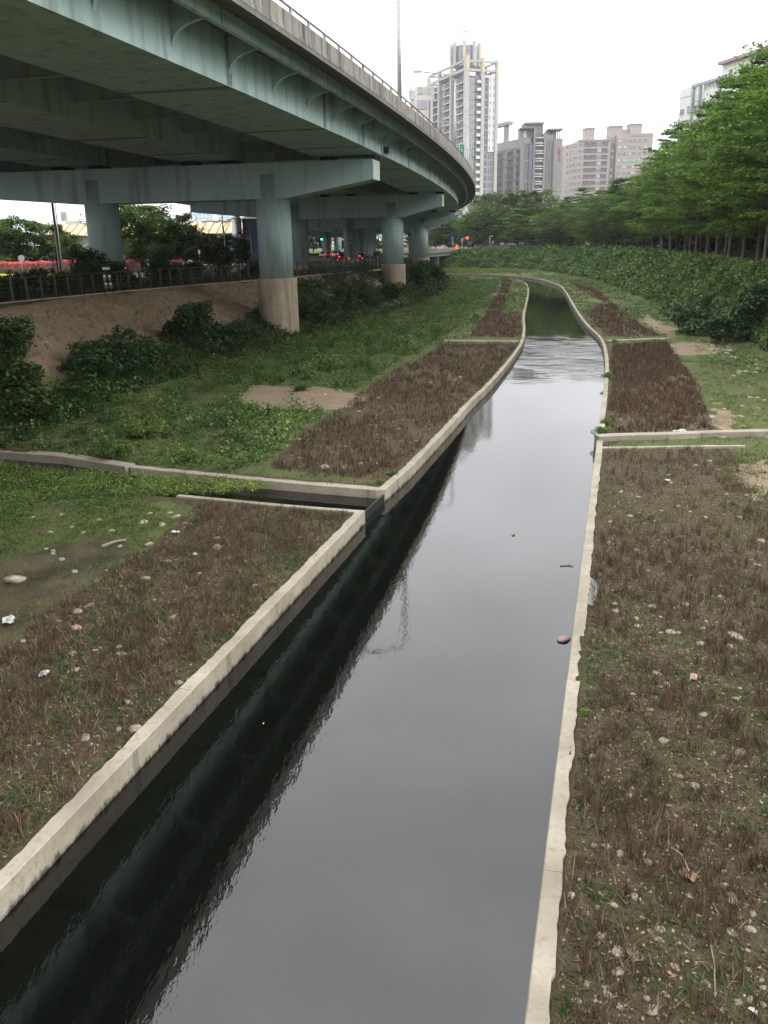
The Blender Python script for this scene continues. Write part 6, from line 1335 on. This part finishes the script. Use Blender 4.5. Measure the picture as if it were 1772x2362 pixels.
nearR = [(2.2, 7), (9, 7), (12, 16), (6, 26), (5.3, 26), (4, 18)]
pebbles('clods', STRIP_R0, 5000, 1.2, .02, .07, mottled('soil_clods', (.04, .033, .02), (.085, .07, .045), 20, .95))
def leaves_on(poly, n, dn, size):
    P = off_walls(pts_in(poly, n, dn), .32); P3 = np.concatenate([P, (T(P) + .03)[:, None]], 1); V, Fc = leaf_quads(P3, rng.uniform(.5, 1.3, len(P3)) * size, 1.0, .6); tag(link('fallen_leaves', npmesh('fallen_leaves', V, Fc, [M['litter_leaf']])), kind='stuff')
leaves_on(STRIP_R0, 3500, 1.0, .055); leaves_on(STRIP_L1, 1400, .4, .06); leaves_on(STRIP_L2, 500, .2, .10)
# crumpled litter
def scrap(px, py, s, mat, label, cat='litter', z=.43):
    p = G(px, py, z); bm = bmesh.new(); bmesh.ops.create_grid(bm, x_segments=5, y_segments=4, size=.5)
    for v in bm.verts: v.co.z = random.uniform(0, .22); v.co.x += random.uniform(-.08, .08); v.co.y += random.uniform(-.08, .08)
    me = bpy.data.meshes.new('litter_scrap'); bm.to_mesh(me); bm.free(); me.materials.append(mat); o = link('litter_scrap', me, None, (p[0], p[1], z - .02), (0, 0, random.uniform(0, 6)), (s, s * .6, s)); tag(o, label, cat)
scrap(437, 966, .55, M['litter_white'], 'flattened white plastic bag in the weeds left of the bare earth'); scrap(20, 1432, .4, M['litter_white'], 'crumpled white paper at the left edge by the mud'); scrap(404, 1227, .26, M['litter_white'], 'white scrap at the top edge of the near brown strip'); scrap(450, 1277, .2, M['litter_white'], 'white scrap in the near brown strip'); scrap(102, 1553, .24, M['litter_white'], 'dirty white scrap in the left strip'); scrap(220, 1498, .1, emit('pink_scrap', (.7, .2, .2), 0), 'small pink scrap in the left strip')
scrap(1590, 2018, .22, M['litter_leaf'], 'large dry curled leaf in the lower right bed', 'leaf'); scrap(1462, 2200, .22, M['litter_leaf'], 'tan fallen leaf near the bottom of the right bed', 'leaf'); scrap(1738, 2328, .09, M['litter_white'], 'pale teal edged scrap at the bottom right corner'); scrap(1568, 996, .5, M['litter_white'], 'grey plastic scrap on the sill at the right'); scrap(1540, 1107, .2, M['litter_white'], 'pale scrap in the upper right bed'); scrap(1600, 1560, .2, M['stone_pink'], 'pinkish scrap in the right bed')
def stick(p0, p1, label, mat=None, r=.02, z=.46):
    a = G(*p0, z); b = G(*p1, z); mb = MB(); m_ = (a + b) / 2 + np.array([.03, .05, .03]); mb.path([tuple(a), tuple(m_), tuple(b)], r, 5); tag(mb.build('stick', mat or M['bark_pale']), label, 'stick')
stick((235, 1260), (290, 1245), 'bleached stick lying on the mud', r=.035); stick((1550, 1955), (1590, 2010), 'pale split stick next to the large dry leaf', r=.012); stick((1640, 2180), (1650, 2300), 'thin tan stalk lying in the lower right bed', r=.008); stick((540, 1060), (570, 1040), 'thin stick on the short grass behind the side stream wall', r=.02)
# floating things
p = G(1302, 1474, .02); o = link('stone', SM[7], None, (p[0], p[1], .02), (0, 0, .4), (.30, .24, .22)); tag(o, 'reddish stone in the water beside the right channel wall', 'stone')
p = G(1312, 1305, .01); mb = MB(); mb.path([(p[0] - .22, p[1], .012), (p[0], p[1] + .03, .02), (p[0] + .1, p[1] - .04, .015)], .012, 5); mb.path([(p[0], p[1] + .03, .02), (p[0] + .05, p[1] + .12, .02)], .008, 4); tag(mb.build('twig', M['bark']), 'floating twig beside the right channel wall', 'twig')
p = G(1185, 1235, .01); mb = MB(); mb.path([(p[0] - .05, p[1], .01), (p[0] + .04, p[1] + .05, .02)], .02, 5); tag(mb.build('twig', M['bark']), 'tiny dark twig floating in the middle of the channel', 'twig')
p = G(608, 1669, .005); V, Fc = leaf_quads(np.array([[p[0], p[1], .01]]), np.array([.06]), 3); tag(link('leaf', npmesh('leaf', V, Fc, [M['yellow_kerb']])), 'tiny yellow leaf floating on the dark reflection', 'leaf')
# rocks and rubble at the foot and top of the right slope
for i in range(46):
    t = random.random(); px, py = random.choice([(random.uniform(1570, 1640), random.uniform(735, 790)), (random.uniform(1640, 1700), random.uniform(790, 830)), (random.uniform(1700, 1772), random.uniform(830, 860))]); p = G(px, py, .45); stone(p[0], p[1], random.uniform(.2, .55), random.choice(SM[:7]), 'tan rubble stone at the foot of the right slope', 'rubble stones at the foot of the right slope')
for i in range(60):
    u = random.uniform(2.05, 3.35); k_ = int(u); fr = u - k_; a = np.array(RT[k_]) * (1 - fr) + np.array(RT[k_ + 1]) * fr; b = np.array(RC[k_]) * (1 - fr) + np.array(RC[k_ + 1]) * fr; v = random.uniform(.55, .98); q = a + (b - a) * v
    stone(q[0] - .1, q[1], random.uniform(.35, 1.0), random.choice(SM[:7]), 'boulder showing through the vines high on the right slope', 'boulders high on the right slope', 'boulder')
# weeds rooted on the wall edges
for px, py, s in ((1378, 1000, .5), (1392, 975, .4), (1395, 870, .5), (1410, 790, .4), (870, 1112, .25), (900, 1092, .3), (1345, 1640, .2)):
    p = G(px + 8, py, .42); bush(p[0], p[1], BG[0], 'small green weed tuft rooted along a channel wall edge', s * .7, None, 'weed tufts along the wall edges')
# ------------------------------------------------------------------ air
hz = MB(); hz.box(-2600, 2600, -60, 2600, -1.7, 150); hm = bpy.data.materials.new('haze'); hm.use_nodes = True; t = hm.node_tree; t.nodes.clear(); o_ = t.nodes.new('ShaderNodeOutputMaterial'); pv = t.nodes.new('ShaderNodeVolumePrincipled'); pv.inputs['Color'].default_value = (.95, .96, 1, 1); pv.inputs['Density'].default_value = .00012; pv.inputs['Anisotropy'].default_value = .2; t.links.new(pv.outputs[0], o_.inputs['Volume'])
tag(hz.build('haze', hm), kind='stuff')
